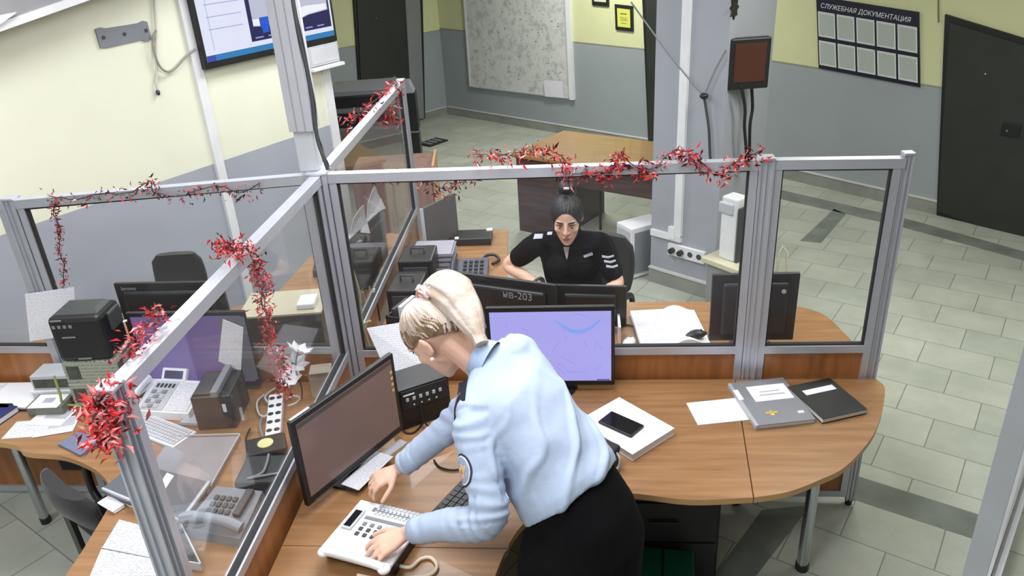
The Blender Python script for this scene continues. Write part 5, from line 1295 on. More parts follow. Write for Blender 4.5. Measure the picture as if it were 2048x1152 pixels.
garland('red garland on the far divider rail beside the copier', [V(XF-.01, PX(x, y, -.04).y, PX(x, y, -.04).z) for x, y in ((700, 236), (728, 228), (752, 205), (775, 185), (796, 166))]+[PX(x, y, -.02) for x, y in ((795, 190), (785, 215), (770, 232), (792, 238))], 260, .040, .04, (4, 4, 1.5, 2), 7)
garland('dark red garland drooping below the left end of the wide divider rail', [PY(x, y, .035) for x, y in ((700, 352), (760, 356), (830, 346), (870, 372), (905, 375), (920, 352), (950, 348))], 200, .028, .032, (3, 4, 1.5, 4), 8)
garland('red garland wound along the right half of the wide divider rail', [PY(x, y, -.03) for x, y in ((945, 308), (1000, 308), (1050, 302), (1085, 296), (1130, 318), (1125, 345), (1180, 345), (1215, 345), (1235, 325), (1240, 310), (1275, 335), (1310, 335), (1345, 302), (1380, 305), (1400, 322), (1440, 352), (1462, 330), (1490, 315), (1524, 300))], 800, .030, .034, (6, 4, 1.2, 2), 9)
# ------------------------------------------------------------------ people
from mathutils.bvhtree import BVHTree
SKIN = mat('skin', srgb(226, 182, 160), rough=.55, noise=.04, nscale=14, sss=.08)
SKIN2 = mat('skin_seated', srgb(222, 180, 158), rough=.55, noise=.03, nscale=14, sss=.08)
SHIRT = mat('shirt_blue', srgb(172, 187, 212), rough=.8, noise=.02, nscale=30, bump=.08, bscale=90)
SHIRT_D = mat('collar_blue', srgb(164, 182, 212), rough=.8, noise=.02)
BLACKC = mat('black_cloth', (.004, .004, .005), rough=.95, noise=.2, nscale=40, spec=.15)
NAVYC = mat('navy_cloth', srgb(26, 28, 40), rough=.85, noise=.1, nscale=40)
def hair_mat(name, c1, c2, rough, pos=(.38, .62), scale=9.0, stretch=(1, 1, 1)):
    M = mat(name, c1, rough=rough, col2=c2, nscale=scale, stretch=stretch, bump=.25, bscale=70)
    rp = [n for n in M.node_tree.nodes if n.type == 'VALTORGB'][0]; rp.color_ramp.elements[0].position = pos[0]; rp.color_ramp.elements[1].position = pos[1]
    return M
BLOND = hair_mat('blond_hair', srgb(226, 212, 203), srgb(188, 168, 152), .45)
BLOND_D = hair_mat('blond_roots', srgb(150, 124, 96), srgb(104, 82, 58), .5, (.36, .64), 30, (1, 1, 1))
DARKH = hair_mat('dark_hair', srgb(30, 28, 32), srgb(16, 16, 19), .5)

def fuse(name, mb, voxel, it, mats, parent=None, fac=.5, edit=None, sub=0):
    """join overlapping closed shapes into one continuous skin"""
    tmp = mb.build(name+'_raw', mats if isinstance(mats, (list, tuple)) else [mats])
    r = tmp.modifiers.new('r', 'REMESH'); r.mode = 'VOXEL'; r.voxel_size = voxel; r.use_smooth_shade = True
    s = tmp.modifiers.new('s', 'SMOOTH'); s.factor = fac; s.iterations = it
    bpy.context.view_layer.update()
    me = bpy.data.meshes.new_from_object(tmp.evaluated_get(bpy.context.evaluated_depsgraph_get()))
    old = tmp.data; bpy.data.objects.remove(tmp); bpy.data.meshes.remove(old)
    me.name = name; me.materials.clear()
    for m_ in (mats if isinstance(mats, (list, tuple)) else [mats]): me.materials.append(m_)
    if edit: edit(me)
    for p in me.polygons: p.use_smooth = True
    o = bpy.data.objects.new(name, me); COL.objects.link(o)
    if parent is not None: o.parent = parent
    return o
def limb(mb, pts, rad, k=6, n=14):
    """a tapering limb through joints, closed with round ends"""
    P_ = bez(pts, k); m_ = len(P_)-1; R_ = []
    for i in range(len(P_)):
        f = i/k; j = min(int(f), len(rad)-2); R_.append(rad[j]+(rad[j+1]-rad[j])*(f-j))
    mb.tube(P_, R_, n)
    mb.ball(P_[0], R_[0], nu=14, nv=10); mb.ball(P_[-1], R_[-1], nu=14, nv=10)
    return P_
def oval(c, a, b, n=20, p=1.0):
    c, a, b = Vector(c), Vector(a), Vector(b)
    out = []
    for i in range(n):
        t = 2*PI*i/n; cs, sn = math.cos(t), math.sin(t)
        out.append((c+a*math.copysign(abs(cs)**p, cs)+b*math.copysign(abs(sn)**p, sn))[:])
    return out
def trunk(mb, st, p=.85):
    """stations: centre, half-width vector, half-depth vector"""
    mb.loft([oval(c, a, b, 24, p) for c, a, b in st]); return mb
def hand(mb, wrist, d, up, thumb, s=1.0, curl=(.5, .5, .5, .55), spread=.10, thumb_out=.7, thumb_curl=.3):
    """palm, four fingers of their own lengths and a thumb leaving the side of the palm"""
    d = Vector(d).normalized(); up = Vector(up); up = (up-d*up.dot(d)).normalized(); th = Vector(thumb); th = (th-d*th.dot(d)-up*th.dot(up)).normalized()
    w = Vector(wrist)
    L = .085*s
    rings = []
    for f, hw, hh in ((-.12, .023, .017), (.1, .027, .016), (.45, .036, .016), (.8, .040, .014), (1.0, .038, .011)):
        rings.append(oval(w+d*L*f-up*.003, th*hw*s, up*hh*s, 16, .8))
    mb.loft(rings)
    ks = (.030, .010, -.011, -.030); ln = (.070, .078, .073, .056); rr = (.0088, .0090, .0086, .0076)
    tips = []
    for i in range(4):
        base = w+d*L*(.96-.05*abs(i-1.2))+th*ks[i]*s
        dr = (d+th*(1.2-i)*spread).normalized(); a = 0.12; p = base; pts = [w+d*L*.5+th*ks[i]*s*.8, base]
        for frac, add in ((.45, curl[i]*.45), (.31, curl[i]*.8), (.24, curl[i]*.5)):
            a += add; p = p+(dr*math.cos(a)-up*math.sin(a))*ln[i]*s*frac; pts.append(p)
        R_ = [rr[i]*s*1.0, rr[i]*s*1.12, rr[i]*s, rr[i]*s*.93, rr[i]*s*.78]
        for q, r_ in zip(pts[1:], R_[1:]): mb.ball(q, r_, nu=10, nv=8)
        mb.tube(pts, R_, 10)
        tips.append(p)
    b = w+d*L*.28+th*.026*s-up*.004; td = (d*.62+th*thumb_out-up*.25).normalized(); t1 = b+td*.040*s; td2 = (td+d*thumb_curl-th*thumb_curl*.4-up*.15).normalized(); t2 = t1+td2*.030*s; t3 = t2+(td2+d*.2-up*.15).normalized()*.024*s
    pts = [w+d*L*.15+th*.012*s, b, t1, t2, t3]; R_ = [.014*s, .0135*s, .0105*s, .0098*s, .0080*s]
    mb.tube(pts, R_, 10)
    for q, r_ in zip(pts, R_): mb.ball(q, r_, nu=10, nv=8)
    return tips
class Head:
    def __init__(s, c, f, pitch, s_=1.0, roll=0.0):
        f = Vector(f).normalized(); l = V(0, 0, 1).cross(f).normalized()
        s.f = f*math.cos(pitch)-V(0, 0, 1)*math.sin(pitch); s.u = f*math.sin(pitch)+V(0, 0, 1)*math.cos(pitch); s.l = l
        if roll:
            Rm = Matrix.Rotation(roll, 3, s.f); s.l = Rm @ s.l; s.u = Rm @ s.u
        s.c = Vector(c); s.s = s_
        s.M = Matrix.Identity(4)
        for i in range(3): s.M[i][0] = s.l[i]*s_; s.M[i][1] = s.f[i]*s_; s.M[i][2] = s.u[i]*s_; s.M[i][3] = s.c[i]
    def p(s, l, f, u): return s.c+(s.l*l+s.f*f+s.u*u)*s.s
    def skull(s, mb, er=1.0):
        k = mb.M; mb.at(s.M)
        mb.ball((0, -.012, .035), .073, .093, .087, 24, 16)
        mb.loft([oval((0, c, u), (a, 0, 0), (0, b, 0), 20, .9) for u, c, a, b in ((.075, .02, .060, .055), (.035, .026, .0655, .058), (.0, .030, .064, .056), (-.035, .032, .060, .052), (-.068, .036, .050, .046), (-.095, .044, .036, .036), (-.113, .056, .022, .022))])
        mb.ball((0, .066, -.104), .020, .016, .014, 14, 8)
        for g in (-1, 1):
            mb.ball((g*.036, .056, -.018), .026, .024, .026, 14, 8)       # cheek
            mb.ball((g*.030, .076, .030), .026, .010, .009, 12, 8)        # brow
            mb.ball((g*(.078-.012*(1-er)), -.012, -.004), .010, .022*er, .032*er, 14, 10)      # ear
            mb.ball((g*(.084-.018*(1-er)), -.022, .008), .008, .013*er, .020*er, 12, 8)
            mb.ball((g*.010, .088, -.026), .009, .010, .008, 10, 6)        # nostril
        mb.tube([(0, .080, .030), (0, .092, .008), (0, .101, -.014), (0, .104, -.022)], [.008, .009, .011, .011], 10); mb.ball((0, .103, -.022), .011, .010, .010, 10, 8)
        mb.ball((0, .084, -.056), .021, .009, .006, 12, 6); mb.ball((0, .083, -.066), .018, .009, .007, 12, 6)
        mb.at(k)
    def paint(s, me, skin_i=0, lip_i=1):
        inv = s.M.inverted()
        for p in me.polygons:
            q = inv @ p.center
            if q.y > .080 and -.074 < q.z < -.049 and abs(q.x) < .019*(1-abs(q.z+.0615)/.016): p.material_index = lip_i
    def eyes(s, parent, iris):
        for g in (-1, 1):
            mb = MB(s.M); mb.ball((g*.030, .0735, .012), .0135, .0125, .0115, 16, 10); e = mb.build('eye', mat('eye_white', srgb(232, 228, 224), rough=.3), parent)
            mb = MB(s.M); mb.ball((g*.030, .0835, .009), .0062, .0035, .0062, 12, 8); mb.build('iris', iris, e)
            mb = MB(s.M); mb.tube([(g*.016, .0845, .016), (g*.024, .0872, .0215), (g*.034, .086, .0215), (g*.044, .079, .017)], [.0018, .0026, .0026, .0015], 6); mb.build('lashes', DARKH, e)
    def brows(s, parent, m_):
        for g in (-1, 1):
            mb = MB(s.M); mb.tube([(g*.012, .0885, .034), (g*.026, .0890, .040), (g*.040, .083, .039), (g*.050, .073, .034)], [.003, .004, .0035, .002], 6); mb.build('eyebrow', m_, parent)
    def hair_cap(s, parent, m_, front=.95, side=1.45, back=2.15, k=1.07, name='hair', dark=None, ear=.0):
        """hair drawn back over the skull from a hairline"""
        n, rows = 168, 40; rings = []
        cx, cy, cz = 0, -.012, .035; rx, ry, rz = .073*k+.004, .093*k+.004, .087*k+.005
        def line(az):
            # az 0 = face, pi = back
            a = abs((az+PI) % (2*PI)-PI)
            if a < .9: return front+(side-front)*(a/.9)**2.2
            if a < 1.75: return side+ear*math.sin((a-.9)/.85*PI)
            return side+(back-side)*((a-1.75)/(PI-1.75))**.8
        for j in range(1, rows+1):
            r = []
            for i in range(n):
                az = 2*PI*i/n; po = line(az)*j/rows; w = 1+.012*math.sin(az*23+j*.25)+.008*math.sin(az*41)
                if j == rows: w *= .975
                r.append((cx+rx*w*math.sin(po)*math.sin(az), cy+ry*w*math.sin(po)*math.cos(az), cz+rz*w*math.cos(po)))
            rings.append(r)
        mb = MB(s.M); mb.loft(rings, cap=False); mb._add([(cx, cy, cz+rz)]+rings[0], [(0, 1+i, 1+(i+1) % n) for i in range(n)], True)
        if dark:
            rnd = random.Random(4); raw = [rnd.random() for _ in range(n)]; hash_ = [.6*raw[i]+.4*raw[i-1] for i in range(n)]
            for q in range(n*(rows-1)):
                j, i = divmod(q, n); f = (j+1)/rows
                az = 2*PI*i/n; a = abs((az+PI) % (2*PI)-PI)
                w_ = int(i+3*math.sin(j*.32+i*.11)) % n
                lim = .70+.20*max(0, (a-2.0)/1.1)+.10*math.sin(az*5)
                if f > lim-.35*(hash_[w_]-.5) and hash_[w_]+.5*(f-lim) > .42: mb.mi[q] = 1
        o = mb.build(name, m_, parent, weld=True)
        return o

# ---------------- the officer leaning over the desk
LS = V(-.33, -.94, 0).normalized(); FS = V(-.94, .33, 0).normalized()
LP = V(-.60, -.80, 0); FP = V(-.80, .60, 0)
pel = V(1.075, -1.105, .92); mid_sh = V(.805, -.865, 1.285); c7 = V(.765, -.825, 1.345)
shL, elL, wrL = V(.745, -1.035, 1.245), V(.790, -1.245, 1.035), V(.515, -1.163, .888)
shR, elR, wrR = V(.870, -.690, 1.300), V(.640, -.800, 1.075), V(.424, -.847, .900)
HD = Head((.596, -.752, 1.398), (-.92, .40, 0), .86, 1.14)
mb = MB()
HD.skull(mb)
limb(mb, [c7-V(0, 0, .03), HD.p(0, -.035, -.07), HD.p(0, -.02, -.01)], [.056, .054, .052])
trunk(mb, [(pel, LP*.15, FP*.10), (V(1.01, -1.045, 1.06), LP*.12, FP*.09), (V(.88, -.93, 1.2), LS*.14, V(-.4, .15, .3).normalized()*.09), (mid_sh, LS*.13, V(-.5, .2, -.4)*.09), (c7, LS*.05, V(-.6, .2, -.3)*.06)])
limb(mb, [shL, (shL+elL)/2+V(.012, -.01, 0), elL, (elL+wrL)/2, wrL], [.046, .044, .038, .034, .025])
limb(mb, [shR, (shR+elR)/2, elR, (elR+wrR)/2, wrR], [.046, .044, .038, .034, .025])
for g in (-1, 1):
    hip = pel+LP*.085*g; kn = V(pel.x+.0, pel.y, .48)+LP*.085*g+FP*.03; an = V(pel.x+.02, pel.y-.02, .09)+LP*.085*g
    limb(mb, [hip, (hip+kn)/2, kn, (kn+an)/2, an], [.085, .075, .055, .05, .036])
    limb(mb, [an-V(0, 0, .04), an-V(0, 0, .055)+FP*.07, an-V(0, 0, .062)+FP*.15], [.034, .034, .022])
tipsL = hand(mb, wrL+V(-.012, -.003, -.004), P(724, 1112, .832)-P(812, 1066, .878), V(.10, -.22, 1), V(-.1, 1, .1), 1.06, (.40, .42, .45, .5), .13, .55)
tipsR = hand(mb, wrR+V(-.012, -.004, -.004), P(706, 985, .852)-P(800, 936, .895), V(.0, -.15, 1), V(-.2, -1, -.1), 1.02, (.75, .8, .85, .9), .10, .75, .5)
LIP = mat('lips', srgb(190, 110, 104), rough=.4)
officer = fuse('person', mb, .0042, 5, [SKIN, LIP], edit=lambda me: HD.paint(me))
tag(officer, 'blond person in light blue uniform shirt and black skirt leaning over the large white phone', 'person')
HD.eyes(officer, mat('iris_grey', srgb(90, 100, 100), rough=.3)); HD.brows(officer, BLOND_D)
# shirt
def folds(me):
    """cloth folds: ridges running from the side and waist towards the shoulder blades"""
    nrm = [v.normal.copy() for v in me.vertices]
    ax = (c7-pel).normalized()
    for v, n_ in zip(me.vertices, nrm):
        p = v.co; t = (p-pel).dot(ax)/(c7-pel).length
        if 0 < t < 1.0 and (p-(pel+ax*(p-pel).dot(ax))).length < .26:
            s = (p-pel).dot(LP)
            ph = s*42+t*24+3.0*mnoise.noise(p*6)
            amp = .017*max(0, 1-abs(t-.30)/.55)
            w_ = math.sin(ph); d = ((w_**3 if w_ > 0 else .25*w_)-.15)*amp*(.55+.9*abs(mnoise.noise(p*4.3+V(3, 1, 2))))+.004*mnoise.noise(p*13)
            v.co = p+n_*d
    for a, b in ((shL, elL), (elL, wrL), (shR, elR), (elR, wrR)):
        L = (b-a).length; x = (b-a)/L
        for v, n_ in zip(me.vertices, nrm):
            t = (v.co-a).dot(x)/L
            if -.1 < t < 1.1 and (v.co-a-x*t*L).length < .085:
                near = max(0, 1-min(abs(t), abs(1-t))/.5)
                v.co = v.co+n_*(.0035*near*math.sin(t*L*150+5*mnoise.noise(v.co*9))+.003*mnoise.noise(v.co*18))
mb = MB()
up1 = (FP*.35+V(0, 0, 0)).normalized()
tan = (mid_sh-pel).normalized()
def depth(l, t): return l.cross(t).normalized()
d1 = LP.cross(V(-.25, .2, 1).normalized()).normalized(); d2 = LP.cross(tan).normalized(); d3 = LS.cross(tan).normalized()
LM = (LP+LS).normalized()
trunk(mb, [(V(1.062, -1.088, .992), LP*.192, d2*.156), (V(1.045, -1.070, 1.02), LP*.196, d2*.158), (V(1.018, -1.042, 1.06), LP*.190, d2*.146), (V(.960, -.985, 1.135), LM*.190, d2*.142), (V(.90, -.945, 1.20), LM*.188, d3*.136), (V(.845, -.895, 1.255), LS*.196, d3*.126), (mid_sh+V(0, 0, .005), LS*.185, d3*.098), (c7+V(.0, 0, -.008), LS*.085, d3*.062)], .82)
mb.ball(V(.90, -.93, 1.155)+FS*.07, .085, .10, .075)
P_ = limb(mb, [shL-LS*.03, shL+V(.012, -.03, -.02), (shL+elL)/2+V(.016, -.018, -.004), elL+V(.010, -.008, -.004), (elL+wrL)/2+V(0, -.002, -.002), wrL+(elL-wrL)*.14], [.068, .076, .068, .061, .054, .046])
limb(mb, [shR-LS*.0+V(0, 0, -.012), (shR+elR)/2, elR, (elR+wrR)/2, wrR+(elR-wrR)*.10], [.068, .066, .058, .052, .045])
limb(mb, [shR+V(.01, .0, -.01), V(.935, -.80, 1.215), V(.985, -.88, 1.12)], [.070, .092, .10]); limb(mb, [c7+V(.01, 0, -.03), (c7+shR)/2+V(.02, -.01, -.015), shR], [.075, .080, .066]); mb.tube([V(.80, -.86, 1.31), shL+V(0, 0, .012)], [.075, .066], 14); mb.tube([V(.80, -.86, 1.31), shR+V(0, 0, .005)], [.075, .068], 14)
shirt = fuse('shirt', mb, .0075, 8, SHIRT, officer, edit=folds)
bpy.context.view_layer.update()
sb = BVHTree.FromObject(shirt, bpy.context.evaluated_depsgraph_get())
def on_cloth(bv, p, d, off):
    h = bv.ray_cast(Vector(p)-Vector(d)*.25, Vector(d), .6)
    if h[0] is None: return Vector(p), Vector(d)*-1
    return h[0]+h[1]*off, h[1]
def decal(bv, name, m_, c, d, ux, uy, pts, parent, off=.0012, th=.0012, grid=False):
    """a cloth badge laid on the garment: fan of rings following its surface"""
    d = Vector(d).normalized(); ux = Vector(ux); ux = (ux-d*ux.dot(d)).normalized(); uy = Vector(uy); uy = (uy-d*uy.dot(d)-ux*uy.dot(ux)).normalized()
    rows = 4; top = []; 
    for k in range(rows+1):
        f = k/rows; top.append([on_cloth(bv, Vector(c)+ux*(x*f)+uy*(y*f), d, off+th)[0] for x, y in pts])
    mb = MB(); n = len(pts); mb.loft([[p[:] for p in r] for r in top[1:]], cap=False); mb._add([top[0][0][:]]+[p[:] for p in top[1]], [(0, 1+i, 1+(i+1) % n) for i in range(n)])
    low = [(p+(Vector(c)-d*0-p).normalized()*0+d*(th+.002))[:] for p in top[-1]]
    mb.loft([[p[:] for p in top[-1]], low], cap=False)
    return mb.build(name, m_, parent)
# collar, cuffs, shoulder strap and sleeve badge
mb = MB(); nx = (HD.p(0, -.035, -.07)-c7).normalized()
cl = LS; cf = cl.cross(nx).normalized(); rings = []
for h_, r_ in ((-.02, .066), (.01, .064), (.032, .062), (.034, .066), (.008, .072), (-.022, .080)):
    rings.append(oval(c7+nx*h_+cf*(-.004), cl*r_, cf*r_*.98, 28))
mb.loft(rings, cap=False); mb.build('collar', SHIRT_D, officer)
for el_, wr_ in ((elL, wrL), (elR, wrR)):
    x = (el_-wr_).normalized(); a = x.orthogonal().normalized(); b = x.cross(a); q = wr_+x*.022
    mb = MB(); mb.loft([oval(q+x*h_, a*r_, b*r_, 22) for h_, r_ in ((.0, .036), (.002, .043), (.055, .047), (.058, .040))], cap=False); mb.build('cuff', SHIRT, officer)
def ell(a, b, n=28): return [(a*math.cos(2*PI*i/n), b*math.sin(2*PI*i/n)) for i in range(n)]
bc = (shL*.52+elL*.48); bd = -(V(-.62, -.72, .30)).normalized(); ay = (shL-elL).normalized(); axx = ay.cross(bd)
bp = officer
bd_root = decal(sb, 'sleeve_badge', mat('badge_navy', srgb(44, 48, 72), rough=.7), bc, bd, axx, ay, ell(.040, .052), officer)
decal(sb, 'badge_ring', mat('badge_white', srgb(214, 218, 226), rough=.7), bc, bd, axx, ay, ell(.034, .046), bd_root, .0026)
decal(sb, 'badge_field', mat('badge_blue', srgb(150, 162, 190), rough=.7), bc, bd, axx, ay, ell(.030, .041), bd_root, .0036)
decal(sb, 'badge_eagle', mat('badge_gold', srgb(206, 178, 120), rough=.6), bc-ay*.004, bd, axx, ay, [(0, .024), (.008, .014), (.022, .016), (.018, .002), (.009, -.004), (.012, -.022), (0, -.018), (-.012, -.022), (-.009, -.004), (-.018, .002), (-.022, .016), (-.008, .014)], bd_root, .0048)
decal(sb, 'badge_shield', mat('badge_red', srgb(176, 120, 120), rough=.6), bc-ay*.004, bd, axx, ay, [(-.005, .006), (.005, .006), (.005, -.003), (0, -.009), (-.005, -.003)], bd_root, .0060)
s0 = c7+LS*.085+V(0, 0, -.015); s1 = shL+LS*.02+V(0, 0, .05)
sd = V(.12, -.05, -1).normalized(); mid_e = (s0+s1)/2; ex = (s1-s0)
st = decal(sb, 'shoulder_strap', NAVYC, mid_e+FS*.035, sd, ex, ex.cross(sd), [(-.062, -.020), (.062, -.024), (.062, .024), (-.062, .020), (-.075, 0)], officer, .002, .004)
decal(sb, 'strap_star', mat('star_silver', srgb(200, 202, 210), rough=.35, metal=.6), mid_e+FS*.035+ex.normalized()*.02, sd, ex, ex.cross(sd), [(.010*math.cos(k*PI/5)*(1 if k % 2 == 0 else .45), .010*math.sin(k*PI/5)*(1 if k % 2 == 0 else .45)) for k in range(10)], st, .008, .002)
# skirt
mb = MB()
trunk(mb, [(V(1.035, -1.062, 1.04), LP*.165, d2*.125), (V(1.065, -1.092, .985), LP*.178, d2*.140), (V(1.085, -1.115, .93), LP*.194, d1*.165), (V(1.095, -1.14, .86), LP*.216, FP*.185), (V(1.085, -1.15, .76), LP*.228, FP*.185), (V(1.08, -1.155, .62), LP*.225, FP*.180), (V(1.09, -1.145, .48), LP*.205, FP*.155)], .85)
fuse('skirt', mb, .012, 6, BLACKC, officer)
for g in (-1, 1):
    an = V(pel.x+.02, pel.y-.02, .09)+LP*.085*g; mb = MB()
    limb(mb, [an-V(0, 0, .045), an-V(0, 0, .052)+FP*.08, an-V(0, 0, .06)+FP*.165], [.040, .042, .028]); mb.box(an.x-.035, an.x+.035, an.y-.035, an.y+.035, .0, .04)
    fuse('shoe', mb, .006, 3, BLACK, officer)
# pouch on the desk beside the paper
t = thing('leather_pouch', 'small black leather pouch with a pale strap beside the thick white block of paper', 'pouch', (1.195, -.628, ZS), -.62)
mb = MB(); mb.box(-.04, .04, -.028, .028, 0, .085, .014); mb.build('case', BLACK, t)
mb = MB(); mb.box(-.042, .042, -.030, .030, .055, .088, .010); mb.build('flap', BLACK_M, t)
mb = MB(); mb.tube(bez([(.036, .0, .07), (.060, -.01, .055), (.062, -.02, .02), (.045, -.035, .007), (.02, -.045, .007)], 5), .005, 6); mb.build('strap', LGREY, t)
# hair: swept back to a high tail
def droots(q): return q.z < .052 and q.y > -.075 and math.sin(q.y*160+q.z*90)+math.sin(q.x*210) > -.6
hair = HD.hair_cap(officer, [BLOND, BLOND_D], 1.08, 1.70, 2.38, 1.09, dark=lambda q: q.z < .078 and q.y > -.075, ear=-.05)
base = HD.p(.004, -.072, .112)
tail = [base, P(882, 571, 1.565), P(905, 583, 1.56), P(925, 612, 1.52), P(946, 652, 1.47), P(964, 688, 1.43)]
TP = bez(tail, 8); nT = len(TP)
mb = MB(); rings = []; upv = None
for i, p in enumerate(TP):
    f = i/(nT-1); d = (TP[min(i+1, nT-1)]-TP[max(i-1, 0)]).normalized()
    side = LS if abs(d.dot(LS)) < .9 else FS
    b_ = (side-d*side.dot(d)).normalized(); c_ = d.cross(b_)
    wv = .026+.056*math.sin(PI*min(1, f*1.05+.06))**.8*(1 if f < .8 else 1-(f-.8)*2.2)
    hv = .020+.032*math.sin(PI*min(1, f+.08))
    r = []
    for k in range(40):
        a = 2*PI*k/40; w_ = 1+.06*math.sin(a*9+f*3)+.04*math.sin(a*17-f*2); r.append((p+b_*math.cos(a)*wv*w_+c_*math.sin(a)*hv*w_)[:])
    rings.append(r)
mb.loft(rings); mb.build('ponytail', BLOND, hair)
mb = MB(); d = (TP[2]-TP[0]).normalized(); a = d.orthogonal().normalized(); b = d.cross(a)
ring = [base+d*.006+a*math.cos(2*PI*k/20)*.024+b*math.sin(2*PI*k/20)*.024 for k in range(21)]
mb.tube(ring, .008, 8); mb.build('hair_tie', mat('tie_pink', srgb(196, 120, 112), rough=.6), hair)
# earring
q = HD.p(.090, -.010, -.042); mb = MB(); mb.ball(q, .0075, nu=12, nv=8); mb.build('earring', mat('pearl', srgb(236, 226, 222), rough=.2), officer)

# ---------------- the seated officer
FS2 = V(-.05, -1, 0).normalized(); LS2 = V(1, -.05, 0).normalized()
H2 = Head((1.028, .868, 1.205), (-.06, -1, 0), .26, 1.06)
pel2 = V(1.06, 1.10, .56); c72 = V(1.035, .955, 1.085)
sL, eL, wL_ = V(1.205, .945, 1.03), V(1.30, .84, .83), V(1.19, .70, .805)
sR, eR, wR_ = V(.868, .965, 1.035), V(.675, 1.03, .865), V(.865, .86, .805)
mb = MB(); H2.skull(mb, .55)
limb(mb, [c72-V(0, 0, .03), H2.p(0, -.035, -.075), H2.p(0, -.02, -.02)], [.054, .050, .048])
trunk(mb, [(pel2, LS2*.16, V(0, .12, 0)), (V(1.05, 1.07, .72), LS2*.12, V(0, .09, 0)), (V(1.04, 1.01, .90), LS2*.14, V(0, .09, 0)), (V(1.035, .955, 1.02), LS2*.12, V(0, .06, 0)), (c72, LS2*.05, V(0, .05, 0))])
limb(mb, [sL, (sL+eL)/2, eL, (eL+wL_)/2, wL_], [.046, .043, .037, .034, .025]); limb(mb, [sR, (sR+eR)/2, eR, (eR+wR_)/2, wR_], [.046, .043, .037, .035, .026])
for g in (-1, 1):
    hip = pel2+LS2*.09*g; kn = V(pel2.x+.11*g, .62, .545); an = V(pel2.x+.10*g, .66, .09)
    limb(mb, [hip, (hip+kn)/2, kn, (kn+an)/2, an], [.085, .078, .058, .052, .036]); limb(mb, [an-V(0, 0, .045), an+V(0, -.08, -.055), an+V(0, -.15, -.062)], [.034, .034, .022])
hand(mb, wL_+V(-.01, -.01, -.002), V(-.6, -.8, -.12), V(0, 0, 1), V(-.8, .6, 0), .98, (.4, .45, .5, .5)); hand(mb, wR_+V(.01, -.01, -.002), V(.55, -.8, -.12), V(0, 0, 1), V(.8, .6, 0), .98, (.4, .45, .5, .5))
seated = fuse('person', mb, .0045, 4, [SKIN2, mat('lips_rose', srgb(188, 112, 112), rough=.5)], edit=lambda me: H2.paint(me))
tag(seated, 'dark-haired person in a black short-sleeved uniform seated behind the wide glazed divider, looking down', 'person')
H2.eyes(seated, mat('iris_brown', srgb(60, 42, 34), rough=.3)); H2.brows(seated, DARKH)
h2 = H2.hair_cap(seated, [DARKH], 0.98, 1.85, 2.3, 1.09, ear=.0)
bn = H2.p(0, -.075, .135); mb = MB(H2.M)
mb.ball((0, -.07, .145), .048, .050, .044, 20, 12)
for k in range(5): mb.tube([(math.cos(a*2*PI/20)*(.046-.003*k), -.07+math.sin(a*2*PI/20)*(.048-.003*k), .118+.012*k) for a in range(21)], .007, 6)
mb.build('bun', DARKH, h2)
mb = MB(H2.M); mb.box(-.012, .016, -.030, -.018, .166, .176, .002); mb.build('hair_clip', LGREY, h2)
mb = MB()
trunk(mb, [(V(1.065, 1.11, .52), LS2*.185, V(0, .145, 0)), (V(1.06, 1.09, .66), LS2*.165, V(0, .13, 0)), (V(1.05, 1.05, .80), LS2*.168, V(0, .125, 0)), (V(1.045, 1.0, .92), LS2*.180, V(0, .12, 0)), (V(1.04, .965, 1.03), LS2*.165, V(0, .085, 0)), (V(1.036, .955, 1.075), LS2*.085, V(0, .06, 0))], .82)
mb.ball((.975, .90, .91), .075, .075, .07); mb.ball((1.105, .895, .91), .075, .075, .07)
limb(mb, [sL-LS2*.03, sL+V(.012, -.01, -.01), sL+(eL-sL)*.5, sL+(eL-sL)*.72], [.060, .068, .064, .062]); limb(mb, [sR+LS2*.03, sR+V(-.012, 0, -.01), sR+(eR-sR)*.45, sR+(eR-sR)*.62], [.060, .068, .064, .062])
mb.tube([V(1.036, .955, 1.06), sL], [.055, .058], 12); mb.tube([V(1.036, .955, 1.06), sR], [.055, .058], 12)
def folds2(me):
    for v in me.vertices: v.co = v.co+v.normal*(.005*mnoise.noise(v.co*11)+.0025*mnoise.noise(v.co*24))
polo = fuse('polo_shirt', mb, .008, 6, BLACKC, seated, edit=folds2)
bpy.context.view_layer.update()
pb2 = BVHTree.FromObject(polo, bpy.context.evaluated_depsgraph_get())
mb = MB(); nx = (H2.p(0, -.035, -.075)-c72).normalized(); cf = LS2.cross(nx)
mb.loft([oval(c72+nx*h_, LS2*r_, cf*r_*.98, 24) for h_, r_ in ((-.025, .066), (.008, .062), (.024, .060), (.026, .064), (.004, .072), (-.02, .078))], cap=False); mb.build('collar', BLACKC, seated)
decal(pb2, 'undershirt', mat('undershirt_grey', srgb(176, 178, 184), rough=.8), V(1.02, .90, 1.0), V(0, 1, -.25), V(1, 0, 0), V(0, 0, 1), [(-.016, .03), (.016, .03), (.008, -.02), (0, -.045), (-.006, -.02)], seated, .002, .002)
TAG = mat('tag_grey', srgb(168, 172, 184), rough=.6)
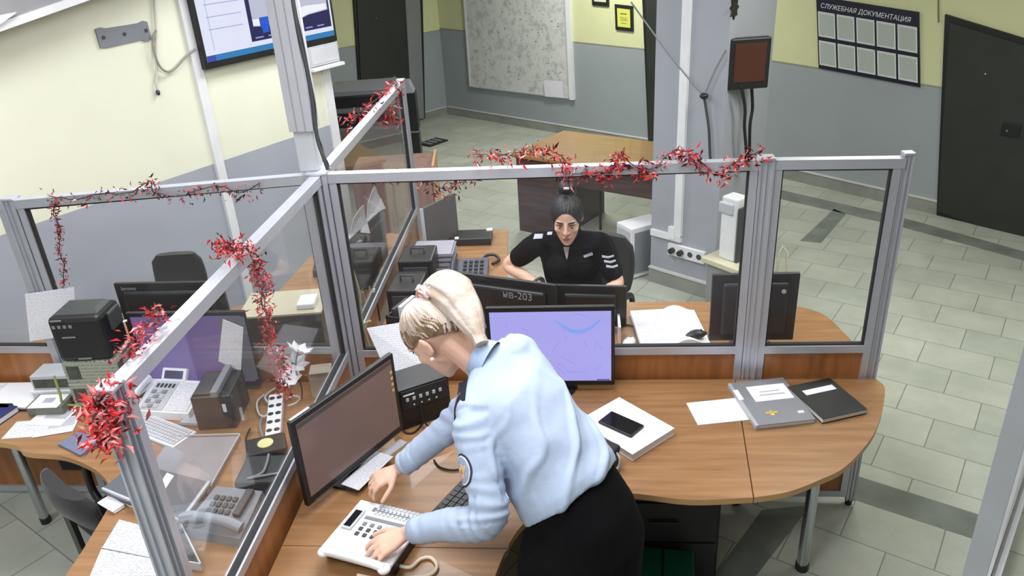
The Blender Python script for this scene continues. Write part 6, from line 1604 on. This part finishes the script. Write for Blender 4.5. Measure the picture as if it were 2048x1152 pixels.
decal(pb2, 'name_tag', TAG, V(1.14, .88, .985), V(0, .8, -.6), V(1, 0, .6), V(0, 1, 1), [(-.028, -.008), (.028, -.008), (.028, .008), (-.028, .008)], seated, .003, .002)
decal(pb2, 'shoulder_patch', TAG, sR+V(-.0, -.02, .03), V(0.2, .6, -.8), V(1, 0, 0), V(0, 1, 0), [(-.026, -.016), (.022, -.018), (.026, .012), (-.02, .016)], seated, .003, .002)
decal(pb2, 'shoulder_patch', TAG, sR+V(.06, -.02, .05), V(0, .6, -.8), V(1, 0, 0), V(0, 1, 0), [(-.014, -.010), (.012, -.012), (.016, .010), (-.012, .012)], seated, .003, .002)
ue = sL+(eL-sL)*.42
ax2 = (sL-eL).normalized()
for k in range(3):
    decal(pb2, 'sleeve_stripe', TAG, ue+ax2*(.030-.030*k)+V(-.0, -.02, 0), V(-.35, .9, -.25), V(1, 0, 0), ax2, [(-.030, -.006+.004), (0, -.008), (.030, .0), (.030, .010), (0, .004), (-.030, .012)], seated, .003, .002)
for g in (-1, 1):
    hip = pel2+LS2*.09*g; kn = V(pel2.x+.11*g, .62, .545); an = V(pel2.x+.10*g, .66, .13)
    if g == -1: mb = MB(); trunk(mb, [(pel2+V(0, .0, -.06), LS2*.17, V(0, .14, 0)), (pel2+V(0, 0, .06), LS2*.175, V(0, .135, 0))])
    limb(mb, [hip, (hip+kn)/2, kn, (kn+an)/2, an], [.105, .092, .072, .066, .06])
fuse('trousers', mb, .012, 5, BLACKC, seated)
mb = MB(); x = (eR-wR_).normalized(); a = x.orthogonal().normalized(); b = x.cross(a); q = wR_+x*.03
mb.loft([oval(q+x*h_, a*r_, b*r_, 18) for h_, r_ in ((-.009, .028), (-.009, .031), (.009, .032), (.009, .029))], cap=False); mb.cyl((0, 0, 0), .0001, .0001) if False else None; mb.build('watch_strap', GREY_DK, seated)
for g in (-1, 1):
    an = V(pel2.x+.10*g, .66, .09); mb = MB(); limb(mb, [an-V(0, 0, .04), an+V(0, -.08, -.05), an+V(0, -.16, -.058)], [.042, .043, .030]); mb.box(an.x-.03, an.x+.03, an.y-.03, an.y+.03, .0, .04); fuse('shoe', mb, .007, 3, BLACK, seated)
